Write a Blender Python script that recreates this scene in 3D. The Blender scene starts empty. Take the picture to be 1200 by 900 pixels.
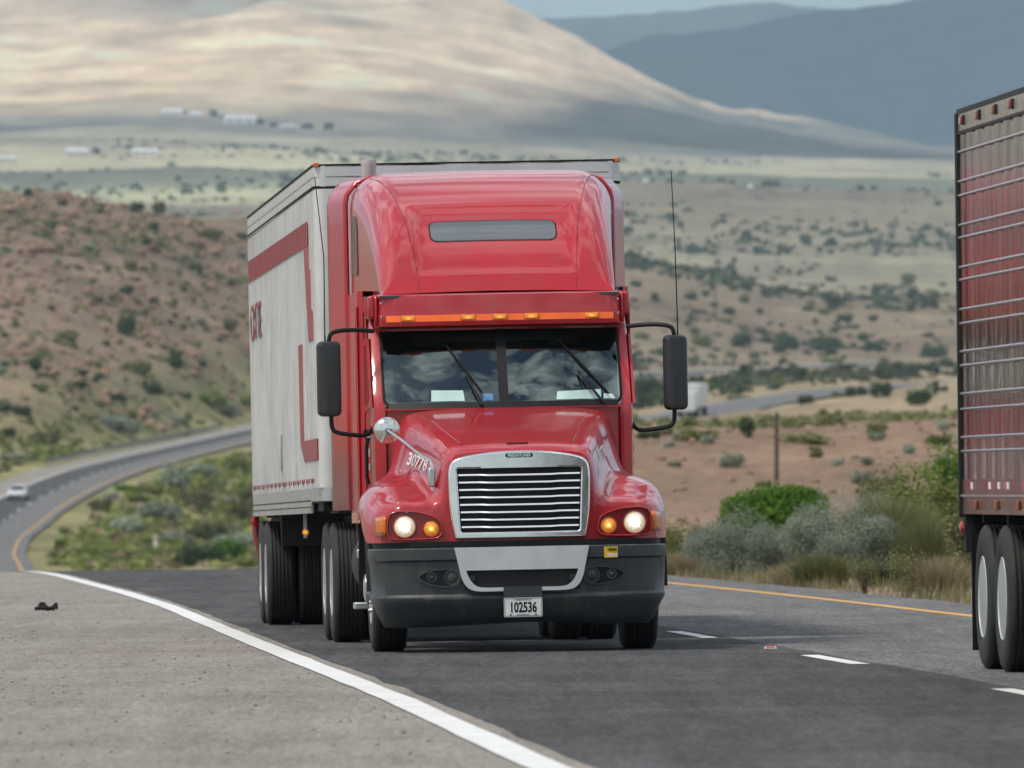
import bpy, bmesh, math, random
import numpy as np
from mathutils import Vector, Matrix
random.seed(7)
rng = np.random.default_rng(7)
SC = bpy.context.scene
COL = SC.collection

# ------------------------------------------------------------------ camera, sky, sun, exposure
F = 12430.0                 # focal length in photo pixels (1200 wide)
H = 632.0                   # photo row of the true horizon
CZ = 0.8955
cam_d = bpy.data.cameras.new('camera')
cam = bpy.data.objects.new('camera', cam_d)
COL.objects.link(cam)
cam.location = (0, 0, CZ)
cam.rotation_euler = (math.radians(90), 0, 0)
cam_d.sensor_width = 36.0
cam_d.lens = 36.0 * F / 1200.0
cam_d.shift_y = (H - 450.0) / 1200.0
cam_d.clip_start = 1.0
cam_d.clip_end = 120000.0
cam_d.dof.use_dof = True
cam_d.dof.focus_distance = 86.0
cam_d.dof.aperture_fstop = 7.5
SC.camera = cam

SUN_EL, SUN_AZ = math.radians(58), math.radians(240)
world = bpy.data.worlds.new('World')
SC.world = world
world.use_nodes = True
wn, wl = world.node_tree.nodes, world.node_tree.links
wn.clear()
w_out = wn.new('ShaderNodeOutputWorld')
w_bg = wn.new('ShaderNodeBackground')
w_bg.inputs['Strength'].default_value = 0.095
sky = wn.new('ShaderNodeTexSky')
sky.sky_type = 'NISHITA'
sky.sun_disc = False
sky.sun_elevation = SUN_EL
sky.sun_rotation = SUN_AZ
sky.altitude = 1200
sky.air_density = 1.0
sky.dust_density = 1.2
sky.ozone_density = 1.5
# broken white cloud over the blue, on a plane far overhead
tc = wn.new('ShaderNodeTexCoord')
sep = wn.new('ShaderNodeSeparateXYZ')
wl.new(tc.outputs['Generated'], sep.inputs[0])
mz = wn.new('ShaderNodeMath'); mz.operation = 'MAXIMUM'; mz.inputs[1].default_value = 0.02
wl.new(sep.outputs['Z'], mz.inputs[0])
mz2 = wn.new('ShaderNodeMath'); mz2.operation = 'ADD'; mz2.inputs[1].default_value = 0.16
wl.new(mz.outputs[0], mz2.inputs[0])
dvx = wn.new('ShaderNodeMath'); dvx.operation = 'DIVIDE'
dvy = wn.new('ShaderNodeMath'); dvy.operation = 'DIVIDE'
wl.new(sep.outputs['X'], dvx.inputs[0]); wl.new(mz2.outputs[0], dvx.inputs[1])
wl.new(sep.outputs['Y'], dvy.inputs[0]); wl.new(mz2.outputs[0], dvy.inputs[1])
cmb = wn.new('ShaderNodeCombineXYZ')
wl.new(dvx.outputs[0], cmb.inputs[0]); wl.new(dvy.outputs[0], cmb.inputs[1])
cmb.inputs[2].default_value = 3.7
cof = wn.new('ShaderNodeVectorMath'); cof.operation = 'ADD'; cof.inputs[1].default_value = (-0.5, 0.4, 0)
wl.new(cmb.outputs[0], cof.inputs[0])
cn = wn.new('ShaderNodeTexNoise')
cn.inputs['Scale'].default_value = 5.5
cn.inputs['Detail'].default_value = 9.0
cn.inputs['Roughness'].default_value = 0.6
cn.inputs['Distortion'].default_value = 0.5
wl.new(cof.outputs[0], cn.inputs['Vector'])
cr = wn.new('ShaderNodeValToRGB')
cr.color_ramp.elements[0].position = 0.44
cr.color_ramp.elements[0].color = (0, 0, 0, 1)
cr.color_ramp.elements[1].position = 0.56
cr.color_ramp.elements[1].color = (1, 1, 1, 1)
wl.new(cn.outputs['Fac'], cr.inputs[0])
cc = wn.new('ShaderNodeTexNoise')
cc.inputs['Scale'].default_value = 12.0
cc.inputs['Detail'].default_value = 5.0
wl.new(cof.outputs[0], cc.inputs['Vector'])
ccr = wn.new('ShaderNodeValToRGB')
ccr.color_ramp.elements[0].position = 0.3
ccr.color_ramp.elements[0].color = (5.0, 5.2, 5.6, 1)
ccr.color_ramp.elements[1].position = 0.7
ccr.color_ramp.elements[1].color = (19.0, 19.0, 19.2, 1)
wl.new(cc.outputs['Fac'], ccr.inputs[0])
wm = wn.new('ShaderNodeMix'); wm.data_type = 'RGBA'
lowz = wn.new('ShaderNodeMapRange'); lowz.inputs['From Min'].default_value = 0.06; lowz.inputs['From Max'].default_value = 0.22
wl.new(sep.outputs['Z'], lowz.inputs['Value'])
cfm = wn.new('ShaderNodeMath'); cfm.operation = 'MULTIPLY'
wl.new(cr.outputs[0], cfm.inputs[0]); wl.new(lowz.outputs[0], cfm.inputs[1])
wl.new(cfm.outputs[0], wm.inputs['Factor'])
wl.new(sky.outputs[0], wm.inputs['A'])
wl.new(ccr.outputs[0], wm.inputs['B'])
wl.new(wm.outputs['Result'], w_bg.inputs['Color'])
wl.new(w_bg.outputs[0], w_out.inputs['Surface'])

sun_d = bpy.data.lights.new('sun', 'SUN')
sun_d.energy = 2.5
sun_d.angle = math.radians(10)
sun_d.color = (1.0, 0.93, 0.80)
sun = bpy.data.objects.new('sun', sun_d)
COL.objects.link(sun)
sdir = Vector((math.sin(SUN_AZ) * math.cos(SUN_EL), math.cos(SUN_AZ) * math.cos(SUN_EL), math.sin(SUN_EL)))
sun.rotation_euler = sdir.to_track_quat('Z', 'Y').to_euler()
sun.location = (-50, -50, 200)

SC.view_settings.view_transform = 'Standard'
SC.view_settings.look = 'None'
SC.view_settings.exposure = 0.15
SC.view_settings.gamma = 1.0
SC.view_settings.use_curve_mapping = False
SC.render.engine = 'CYCLES'
SC.cycles.use_denoising = True
SC.cycles.max_bounces = 8
SC.cycles.transparent_max_bounces = 12
SC.cycles.volume_bounces = 1

# ------------------------------------------------------------------ helpers
def px_x(px, Y): return (px - 600.0) / F * Y
def py_z(py, Y): return CZ + (H - py) / F * Y

def tag(o, label=None, cat=None, group=None, kind=None):
    if label: o['label'] = label
    if cat: o['category'] = cat
    if group: o['group'] = group
    if kind: o['kind'] = kind
    return o

def empty(name, loc=(0, 0, 0), rz=0.0):
    o = bpy.data.objects.new(name, None)
    COL.objects.link(o)
    o.empty_display_size = 0.3
    o.location = loc
    o.rotation_euler = (0, 0, rz)
    return o

class MB:
    """collects shapes and links them as ONE mesh object"""
    def __init__(self): self.v = []; self.f = []
    def add(self, vs, fs):
        n = len(self.v)
        self.v += [tuple(p) for p in vs]
        self.f += [tuple(i + n for i in q) for q in fs]
        return self
    def box(self, c, s, rot=None):
        sx, sy, sz = s[0] / 2, s[1] / 2, s[2] / 2
        vs = [Vector((x, y, z)) for x in (-sx, sx) for y in (-sy, sy) for z in (-sz, sz)]
        if rot is not None: vs = [rot @ p for p in vs]
        c = Vector(c)
        return self.add([p + c for p in vs], [(0, 1, 3, 2), (4, 6, 7, 5), (0, 4, 5, 1), (2, 3, 7, 6), (0, 2, 6, 4), (1, 5, 7, 3)])
    def tube(self, path, r, n=8, caps=True):
        P = [Vector(p) for p in path]
        rs = r if isinstance(r, (list, tuple)) else [r] * len(P)
        vs, fs = [], []
        up = Vector((0, 0, 1))
        prev = None
        for i, p in enumerate(P):
            t = (P[min(i + 1, len(P) - 1)] - P[max(i - 1, 0)]).normalized()
            a = up.cross(t) if prev is None else prev - t * prev.dot(t)
            if a.length < 1e-4: a = Vector((1, 0, 0)).cross(t)
            a.normalize(); prev = a
            bb = t.cross(a)
            for k in range(n):
                an = 2 * math.pi * k / n
                vs.append(p + (a * math.cos(an) + bb * math.sin(an)) * rs[i])
        for i in range(len(P) - 1):
            for k in range(n):
                k2 = (k + 1) % n
                fs.append((i * n + k, i * n + k2, (i + 1) * n + k2, (i + 1) * n + k))
        if caps:
            fs.append(tuple(range(n - 1, -1, -1)))
            fs.append(tuple((len(P) - 1) * n + k for k in range(n)))
        return self.add(vs, fs)
    def lathe(self, prof, origin, axis, n=32, ref=None):
        """prof: list of (r, h) along the axis"""
        ax = Vector(axis).normalized()
        a = Vector(ref) if ref else (Vector((0, 0, 1)) if abs(ax.z) < .9 else Vector((1, 0, 0)))
        a = (a - ax * a.dot(ax)).normalized(); bb = ax.cross(a)
        o = Vector(origin); vs, fs = [], []
        for (r, h) in prof:
            for k in range(n):
                an = 2 * math.pi * k / n
                vs.append(o + ax * h + (a * math.cos(an) + bb * math.sin(an)) * r)
        for i in range(len(prof) - 1):
            for k in range(n):
                k2 = (k + 1) % n
                fs.append((i * n + k, i * n + k2, (i + 1) * n + k2, (i + 1) * n + k))
        if prof[0][0] > 1e-5: fs.append(tuple(range(n - 1, -1, -1)))
        if prof[-1][0] > 1e-5: fs.append(tuple((len(prof) - 1) * n + k for k in range(n)))
        return self.add(vs, fs)
    def grid(self, rows, closed=False):
        m = len(rows[0]); vs, fs = [], []
        for r in rows: vs += [tuple(p) for p in r]
        for i in range(len(rows) - 1):
            for k in range(m if closed else m - 1):
                k2 = (k + 1) % m
                fs.append((i * m + k, i * m + k2, (i + 1) * m + k2, (i + 1) * m + k))
        return self.add(vs, fs)
    def build(self, name, mat, parent=None, smooth=40, bevel=0.0, solid=0.0, subsurf=0):
        me = bpy.data.meshes.new(name)
        me.from_pydata([tuple(p) for p in self.v], [], self.f)
        bm = bmesh.new(); bm.from_mesh(me)
        bmesh.ops.remove_doubles(bm, verts=bm.verts, dist=1e-5)
        bmesh.ops.recalc_face_normals(bm, faces=bm.faces)
        bm.to_mesh(me); bm.free()
        return link_mesh(name, me, mat, parent, smooth, bevel, solid, subsurf)

def link_mesh(name, me, mat, parent=None, smooth=40, bevel=0.0, solid=0.0, subsurf=0):
    o = bpy.data.objects.new(name, me)
    COL.objects.link(o)
    if mat: me.materials.append(mat)
    if smooth:
        me.shade_smooth()
        me.set_sharp_from_angle(angle=math.radians(smooth))
    if solid:
        md = o.modifiers.new('solid', 'SOLIDIFY'); md.thickness = solid; md.offset = -1
    if bevel:
        md = o.modifiers.new('bevel', 'BEVEL'); md.width = bevel; md.segments = 2; md.limit_method = 'ANGLE'; md.angle_limit = math.radians(35)
    if subsurf:
        md = o.modifiers.new('sub', 'SUBSURF'); md.levels = subsurf; md.render_levels = subsurf
    if parent: o.parent = parent
    return o

def np_mesh(name, V, faces, mat, parent=None, smooth=False, attrs=None):
    """V (n,3), faces (m,4) or (m,3) int array"""
    me = bpy.data.meshes.new(name)
    k = faces.shape[1]; m = len(faces)
    me.vertices.add(len(V)); me.vertices.foreach_set('co', np.ascontiguousarray(V, dtype=np.float32).ravel())
    me.loops.add(m * k); me.loops.foreach_set('vertex_index', np.ascontiguousarray(faces, dtype=np.int32).ravel())
    me.polygons.add(m); me.polygons.foreach_set('loop_start', np.arange(0, m * k, k, dtype=np.int32))
    me.polygons.foreach_set('loop_total', np.full(m, k, dtype=np.int32))
    me.update(calc_edges=True)
    if smooth: me.polygons.foreach_set('use_smooth', np.ones(m, dtype=bool))
    if attrs:
        for an, arr in attrs.items():
            a = me.color_attributes.new(an, 'FLOAT_COLOR', 'POINT')
            c = np.ones((len(V), 4), dtype=np.float32); c[:, :arr.shape[1]] = arr
            a.data.foreach_set('color', c.ravel())
    if mat: me.materials.append(mat)
    o = bpy.data.objects.new(name, me)
    COL.objects.link(o)
    if parent: o.parent = parent
    return o

def spline(pts, n):
    """Catmull-Rom through points (chord-length), n samples"""
    P = np.array(pts, float)
    if len(P) == 2: return [tuple(P[0] + (P[1] - P[0]) * t) for t in np.linspace(0, 1, n)]
    d = np.r_[0, np.cumsum(np.maximum(np.linalg.norm(np.diff(P, axis=0), axis=1), 1e-6) ** .7)]
    m = np.zeros_like(P)
    for i in range(len(P)):
        a, b2 = max(i - 1, 0), min(i + 1, len(P) - 1)
        m[i] = (P[b2] - P[a]) / (d[b2] - d[a])
    out = []
    for t in np.linspace(0, d[-1], n):
        i = min(max(np.searchsorted(d, t) - 1, 0), len(P) - 2)
        h = d[i + 1] - d[i]; s = (t - d[i]) / h
        out.append(tuple((2 * s**3 - 3 * s**2 + 1) * P[i] + (s**3 - 2 * s**2 + s) * h * m[i] + (-2 * s**3 + 3 * s**2) * P[i + 1] + (s**3 - s**2) * h * m[i + 1]))
    return out

def rrect(x0, x1, z0, z1, r, n=6):
    """rounded rectangle loop in 2D; r one radius or four (bl, br, tr, tl)"""
    rr = r if isinstance(r, (tuple, list)) else (r,) * 4
    out = []
    for (cx, cz, a0, q) in ((x0 + rr[0], z0 + rr[0], 180, rr[0]), (x1 - rr[1], z0 + rr[1], 270, rr[1]), (x1 - rr[2], z1 - rr[2], 0, rr[2]), (x0 + rr[3], z1 - rr[3], 90, rr[3])):
        for k in range(n + 1):
            a = math.radians(a0 + 90 * k / n)
            out.append((cx + q * math.cos(a), cz + q * math.sin(a)))
    return out

def dense(loop, step):
    out = []
    for i in range(len(loop)):
        a, b2 = loop[i], loop[(i + 1) % len(loop)]
        k = max(1, int(math.dist(a, b2) / step))
        out += [(a[0] + (b2[0] - a[0]) * j / k, a[1] + (b2[1] - a[1]) * j / k) for j in range(k)]
    return out

def plate(name, loops, fmap, thick, mat, parent, step=0.06, smooth=35):
    """flat outline (first loop) with holes (other loops), mapped onto a surface and given a thickness.
    fmap(u, w, t): point for the outline coordinates and depth t (0 front, 1 back)"""
    bm = bmesh.new()
    allv = []
    for lp in loops:
        vs = [bm.verts.new((p[0], p[1], 0)) for p in dense(lp, step)]
        es = [bm.edges.new((vs[i], vs[(i + 1) % len(vs)])) for i in range(len(vs))]
        allv += es
    bmesh.ops.triangle_fill(bm, use_beauty=True, use_dissolve=False, edges=allv, normal=(0, 0, 1))
    front = list(bm.faces)
    ret = bmesh.ops.extrude_face_region(bm, geom=front)
    back = {g for g in ret['geom'] if isinstance(g, bmesh.types.BMVert)}
    for v in bm.verts:
        v.co = Vector(fmap(v.co.x, v.co.y, 1.0 if v in back else 0.0))
    bmesh.ops.recalc_face_normals(bm, faces=bm.faces)
    me = bpy.data.meshes.new(name)
    bm.to_mesh(me); bm.free()
    return link_mesh(name, me, mat, parent, smooth)

def text_part(name, body, size, fmap, mat, parent, cx=0, cz=0, extr=0.004, sx=1.0, bold=0.0, width=None):
    cu = bpy.data.curves.new('lettering', 'FONT')
    cu.body = body; cu.size = size; cu.align_x = 'CENTER'; cu.align_y = 'CENTER'
    cu.extrude = extr / 2; cu.offset = bold; cu.resolution_u = 3
    t = bpy.data.objects.new('lettering', cu)
    COL.objects.link(t)
    dg = bpy.context.evaluated_depsgraph_get()
    me = bpy.data.meshes.new_from_object(t.evaluated_get(dg))
    bpy.data.objects.remove(t)
    bpy.data.curves.remove(cu)
    me.name = name
    xs = [v.co.x for v in me.vertices]
    k = sx if width is None else width / max(max(xs) - min(xs), 1e-6)
    for v in me.vertices:
        v.co = Vector(fmap(cx + v.co.x * k, cz + v.co.y, -v.co.z))
    me.materials.clear()
    return link_mesh(name, me, mat, parent, 0)

# ------------------------------------------------------------------ materials
def new_mat(name):
    m = bpy.data.materials.new(name); m.use_nodes = True
    nt = m.node_tree
    return m, nt.nodes, nt.links, nt.nodes['Principled BSDF']

def simple(name, col, rough=0.5, metal=0.0, coat=0.0, var=0.12, vscale=6.0, bump=0.0, bscale=60.0, emit=None, estr=0.0, spec=0.5, dirt=None, dscale=2.0, damt=0.3):
    m, n, l, p = new_mat(name)
    p.inputs['Roughness'].default_value = rough
    p.inputs['Metallic'].default_value = metal
    p.inputs['Coat Weight'].default_value = coat
    p.inputs['Coat Roughness'].default_value = 0.05
    p.inputs['Specular IOR Level'].default_value = spec
    tx = n.new('ShaderNodeTexCoord')
    ns = n.new('ShaderNodeTexNoise'); ns.inputs['Scale'].default_value = vscale; ns.inputs['Detail'].default_value = 5
    l.new(tx.outputs['Object'], ns.inputs['Vector'])
    rp = n.new('ShaderNodeValToRGB')
    rp.color_ramp.elements[0].position = 0.3; rp.color_ramp.elements[1].position = 0.7
    rp.color_ramp.elements[0].color = tuple(max(c * (1 - var), 0) for c in col) + (1,)
    rp.color_ramp.elements[1].color = tuple(min(c * (1 + var), 1) for c in col) + (1,)
    l.new(ns.outputs['Fac'], rp.inputs[0])
    out = rp.outputs[0]
    if dirt:
        n2 = n.new('ShaderNodeTexNoise'); n2.inputs['Scale'].default_value = dscale; n2.inputs['Detail'].default_value = 8; n2.inputs['Roughness'].default_value = .65
        l.new(tx.outputs['Object'], n2.inputs['Vector'])
        r2 = n.new('ShaderNodeMapRange'); r2.inputs['From Min'].default_value = .42; r2.inputs['From Max'].default_value = .75; r2.inputs['To Max'].default_value = damt
        l.new(n2.outputs['Fac'], r2.inputs['Value'])
        mx = n.new('ShaderNodeMix'); mx.data_type = 'RGBA'
        l.new(r2.outputs[0], mx.inputs['Factor']); l.new(out, mx.inputs['A']); mx.inputs['B'].default_value = (*dirt, 1)
        out = mx.outputs['Result']
    l.new(out, p.inputs['Base Color'])
    if bump:
        nb = n.new('ShaderNodeTexNoise'); nb.inputs['Scale'].default_value = bscale; nb.inputs['Detail'].default_value = 4
        l.new(tx.outputs['Object'], nb.inputs['Vector'])
        bp = n.new('ShaderNodeBump'); bp.inputs['Strength'].default_value = bump; bp.inputs['Distance'].default_value = 0.02
        l.new(nb.outputs['Fac'], bp.inputs['Height']); l.new(bp.outputs[0], p.inputs['Normal'])
    if emit:
        p.inputs['Emission Color'].default_value = (*emit, 1); p.inputs['Emission Strength'].default_value = estr
    return m

M = {}
M['red'] = simple('red_paint', (0.42, 0.007, 0.017), 0.42, 0.0, 0.9, 0.07, 1.2, spec=.3, dirt=(0.26, 0.06, 0.045), dscale=2.2, damt=.35)
M['red'].node_tree.nodes['Principled BSDF'].inputs['Coat Roughness'].default_value = 0.09
def specks(m, scale, thr, col, amt, stretch=(1, 1, 1), detail=4):
    n, l = m.node_tree.nodes, m.node_tree.links; p = n['Principled BSDF']
    src = p.inputs['Base Color'].links[0].from_socket
    tx = n.new('ShaderNodeTexCoord'); mp = n.new('ShaderNodeMapping'); mp.inputs['Scale'].default_value = stretch
    l.new(tx.outputs['Object'], mp.inputs[0])
    ns = n.new('ShaderNodeTexNoise'); ns.inputs['Scale'].default_value = scale; ns.inputs['Detail'].default_value = detail; ns.inputs['Roughness'].default_value = .65
    l.new(mp.outputs[0], ns.inputs['Vector'])
    mr = n.new('ShaderNodeMapRange'); mr.inputs['From Min'].default_value = thr; mr.inputs['From Max'].default_value = thr + .06; mr.inputs['To Max'].default_value = amt
    l.new(ns.outputs['Fac'], mr.inputs['Value'])
    mx = n.new('ShaderNodeMix'); mx.data_type = 'RGBA'; l.new(mr.outputs[0], mx.inputs['Factor']); l.new(src, mx.inputs['A']); mx.inputs['B'].default_value = (*col, 1)
    l.new(mx.outputs['Result'], p.inputs['Base Color'])
specks(M['red'], 42, .66, (.16, .05, .035), .55)
specks(M['red'], 3.5, .58, (.30, .045, .035), .30, (1, 1, .25))
M['bumper'] = simple('dark_plastic', (0.030, 0.038, 0.040), 0.42, 0, 0, 0.15, 3, bump=.15, bscale=250, dirt=(.09, .09, .08), damt=.25)
M['black'] = simple('black_plastic', (0.010, 0.011, 0.012), 0.5, spec=.25)
M['mirror'] = simple('mirror_shell_plastic', (0.022, 0.026, 0.027), 0.45, bump=.1, bscale=200)
M['silver'] = simple('silver_paint', (0.60, 0.62, 0.62), 0.35, 0.25, 0.3, 0.06, dirt=(.3, .29, .27), damt=.3)
M['chrome'] = simple('chrome', (0.80, 0.81, 0.82), 0.10, 1.0, 0, 0.05, dirt=(.4, .38, .35), damt=.2)
M['dullchrome'] = simple('dull_chrome', (0.62, 0.64, 0.63), 0.28, 1.0, 0, 0.08)
M['satin'] = simple('satin_chrome', (0.86, 0.87, 0.87), 0.30, 0.85, 0, 0.04)
M['red_dark'] = simple('red_recess_shade', (0.26, 0.006, 0.010), 0.3, 0, .5)  # darker copy of the body red; recess shading put into the colour
M['seam'] = simple('dark_seam', (0.06, 0.008, 0.010), 0.6)
M['chrome2'] = simple('grille_chrome', (0.84, 0.85, 0.86), 0.17, 1.0, 0, 0.05, bump=.06, bscale=9, dirt=(.5, .48, .45), damt=.2)
M['alu'] = simple('aluminium', (0.55, 0.56, 0.56), 0.38, 0.9, 0, 0.1, 4)
M['tyre'] = simple('tyre_rubber', (0.018, 0.018, 0.018), 0.75, bump=.3, bscale=40, dirt=(.07, .065, .055), damt=.35)
M['chassis'] = simple('chassis_black', (0.012, 0.012, 0.012), 0.7)
M['rubber'] = simple('rubber_black', (0.010, 0.010, 0.010), 0.7, spec=.2)
M['white_trailer'] = simple('white_trailer_paint', (0.62, 0.635, 0.63), 0.42, 0.0, 0.15, 0.05, 3, dirt=(.36, .35, .33), dscale=1.2, damt=.45)
M['white_front'] = simple('white_front_paint', (0.68, 0.69, 0.68), 0.35, 0, 0.3, 0.03, 2, dirt=(.5, .48, .45), damt=.35)
M['trailer_red'] = simple('faded_red_lettering', (0.27, 0.045, 0.05), 0.5, 0, 0, 0.12, 4)
M['orange'] = simple('orange_strip', (0.85, 0.14, 0.02), 0.4, emit=(1.0, .2, .03), estr=0.12)
M['amber'] = simple('amber_lens', (0.75, 0.22, 0.02), 0.12, 0, 1.0, 0.2, 30, emit=(1.0, .38, .05), estr=0.30)
M['amber_off'] = simple('amber_lens_unlit', (0.60, 0.15, 0.01), 0.25, 0, 0.3, 0.2, 30)
M['head'] = simple('headlamp_glow', (0.9, 0.9, 0.85), 0.1, 0, 1, emit=(1.0, .86, .60), estr=1.5, var=.25, vscale=22)
def lamp_mat(name, base, c_mid, c_edge, s_mid, s_edge):
    m, n, l, p = new_mat(name)
    p.inputs['Base Color'].default_value = (*base, 1); p.inputs['Roughness'].default_value = .15; p.inputs['Coat Weight'].default_value = .5
    tx = n.new('ShaderNodeTexCoord'); sb_ = n.new('ShaderNodeVectorMath'); sb_.operation = 'SUBTRACT'; sb_.inputs[1].default_value = (.5, .5, .5)
    l.new(tx.outputs['Generated'], sb_.inputs[0])
    sc_ = n.new('ShaderNodeVectorMath'); sc_.operation = 'MULTIPLY'; sc_.inputs[1].default_value = (2, 0, 2); l.new(sb_.outputs[0], sc_.inputs[0])
    ln = n.new('ShaderNodeVectorMath'); ln.operation = 'LENGTH'; l.new(sc_.outputs[0], ln.inputs[0])
    vr = n.new('ShaderNodeTexVoronoi'); vr.inputs['Scale'].default_value = 9; l.new(tx.outputs['Generated'], vr.inputs['Vector'])
    ad = n.new('ShaderNodeMath'); ad.operation = 'MULTIPLY_ADD'; ad.inputs[1].default_value = .55; l.new(vr.outputs['Distance'], ad.inputs[0]); l.new(ln.outputs['Value'], ad.inputs[2])
    rp = n.new('ShaderNodeValToRGB'); rp.color_ramp.elements[0].color = (*[c * s_mid for c in c_mid], 1); rp.color_ramp.elements[1].color = (*[c * s_edge for c in c_edge], 1)
    rp.color_ramp.elements[0].position = .12; rp.color_ramp.elements[1].position = .98
    l.new(ad.outputs[0], rp.inputs[0]); l.new(rp.outputs[0], p.inputs['Emission Color']); p.inputs['Emission Strength'].default_value = 1
    return m
M['head'] = lamp_mat('headlamp_lens', (.7, .68, .6), (1, .95, .80), (1, .68, .32), 2.4, .26)
M['amber'] = lamp_mat('amber_lens', (.70, .24, .02), (1, .62, .14), (1, .30, .03), .95, .16)
M['bulb'] = simple('bulb_glow', (1, 1, .95), .3, emit=(1.0, .95, .80), estr=5.0)
M['bulb_amber'] = simple('amber_bulb_glow', (1, .6, .2), .3, emit=(1.0, .62, .16), estr=1.6)
M['red_lens'] = simple('red_lens', (0.4, 0.01, 0.01), 0.15, 0, 1)
M['dglass'] = simple('dark_window_glass', (0.03, 0.037, 0.04), 0.10, 0, 0.2, 0.1, 2, spec=.3)
M['roof_glass'] = simple('tinted_roof_glass', (0.10, 0.115, 0.125), 0.22, 0, 0.6, 0.06, 2)
M['plate'] = simple('licence_plate_white', (0.72, 0.72, 0.70), 0.4)
M['ink'] = simple('black_ink', (0.010, 0.010, 0.010), 0.6, spec=.15)
M['decal'] = simple('white_decal', (0.75, 0.74, 0.72), 0.45)
M['yellow'] = simple('yellow_sticker', (0.75, 0.50, 0.03), 0.45)
M['grey_decal'] = simple('pale_grey_decal', (0.5, 0.42, 0.4), 0.5)
M['paper'] = simple('paper', (0.80, 0.86, 0.84), 0.7)
M['blue'] = simple('blue_card', (0.08, 0.22, 0.55), 0.6)
M['cabin'] = simple('cab_interior', (0.045, 0.06, 0.062), 0.8)
M['seat'] = simple('seat_cloth', (0.05, 0.055, 0.06), 0.9)
M['mesh'] = simple('grille_mesh', (0.008, 0.008, 0.008), 0.7)
M['spot'] = simple('spot_mirror_back', (0.62, 0.64, 0.60), 0.18, 0.85, 0.3, 0.06)

specks(M['bumper'], 30, .64, (.13, .13, .12), .5)
specks(M['bumper'], 5, .58, (.07, .068, .06), .5, (1, 1, .3))
specks(M['white_trailer'], 7, .56, (.38, .36, .33), .22, (1, 1, .10))
specks(M['white_trailer'], 1.6, .55, (.42, .40, .38), .18)
specks(M['white_front'], 7, .58, (.42, .40, .37), .4, (1, 1, .10))
specks(M['alu'], 9, .55, (.25, .22, .19), .5)
def glass_mat():
    m, n, l, p = new_mat('windscreen_glass')
    out = n['Material Output']
    gl = n.new('ShaderNodeBsdfGlossy'); gl.inputs['Roughness'].default_value = 0.015; gl.inputs['Color'].default_value = (.80, 1, .97, 1)
    tr = n.new('ShaderNodeBsdfTransparent'); tr.inputs['Color'].default_value = (0.80, 0.90, 0.88, 1)
    fr = n.new('ShaderNodeFresnel'); fr.inputs['IOR'].default_value = 2.1
    mx = n.new('ShaderNodeMixShader')
    ge = n.new('ShaderNodeNewGeometry'); sb_ = n.new('ShaderNodeMath'); sb_.operation = 'SUBTRACT'; sb_.inputs[0].default_value = 1; l.new(ge.outputs['Backfacing'], sb_.inputs[1])
    mu = n.new('ShaderNodeMath'); mu.operation = 'MULTIPLY'; l.new(fr.outputs[0], mu.inputs[0]); l.new(sb_.outputs[0], mu.inputs[1])
    l.new(mu.outputs[0], mx.inputs[0]); l.new(tr.outputs[0], mx.inputs[1]); l.new(gl.outputs[0], mx.inputs[2])
    l.new(mx.outputs[0], out.inputs['Surface'])
    n.remove(p)
    return m
M['glass'] = glass_mat()

def steel_mat():
    m, n, l, p = new_mat('polished_steel_sheet')
    p.inputs['Base Color'].default_value = (.46, .43, .41, 1)
    p.inputs['Metallic'].default_value = 1.0
    p.inputs['Roughness'].default_value = 0.17
    tx = n.new('ShaderNodeTexCoord')
    mp = n.new('ShaderNodeMapping'); mp.inputs['Scale'].default_value = (1, 3.0, .35)
    ns = n.new('ShaderNodeTexNoise'); ns.inputs['Scale'].default_value = 3.0; ns.inputs['Detail'].default_value = 3
    l.new(tx.outputs['Object'], mp.inputs[0]); l.new(mp.outputs[0], ns.inputs['Vector'])
    bp = n.new('ShaderNodeBump'); bp.inputs['Strength'].default_value = .22; bp.inputs['Distance'].default_value = .03
    l.new(ns.outputs['Fac'], bp.inputs['Height']); l.new(bp.outputs[0], p.inputs['Normal'])
    n2 = n.new('ShaderNodeTexNoise'); n2.inputs['Scale'].default_value = 2.5; n2.inputs['Detail'].default_value = 7
    l.new(mp.outputs[0], n2.inputs['Vector'])
    rp = n.new('ShaderNodeValToRGB')
    rp.color_ramp.elements[0].color = (.13, .095, .08, 1); rp.color_ramp.elements[1].color = (.34, .29, .26, 1)
    rp.color_ramp.elements[0].position = .35; rp.color_ramp.elements[1].position = .65
    l.new(n2.outputs['Fac'], rp.inputs[0]); l.new(rp.outputs[0], p.inputs['Base Color'])
    return m
M['steel'] = steel_mat()
M['lamp_brown'] = simple('dusty_lamp_lens', (.26, .07, .015), .3)

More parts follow.
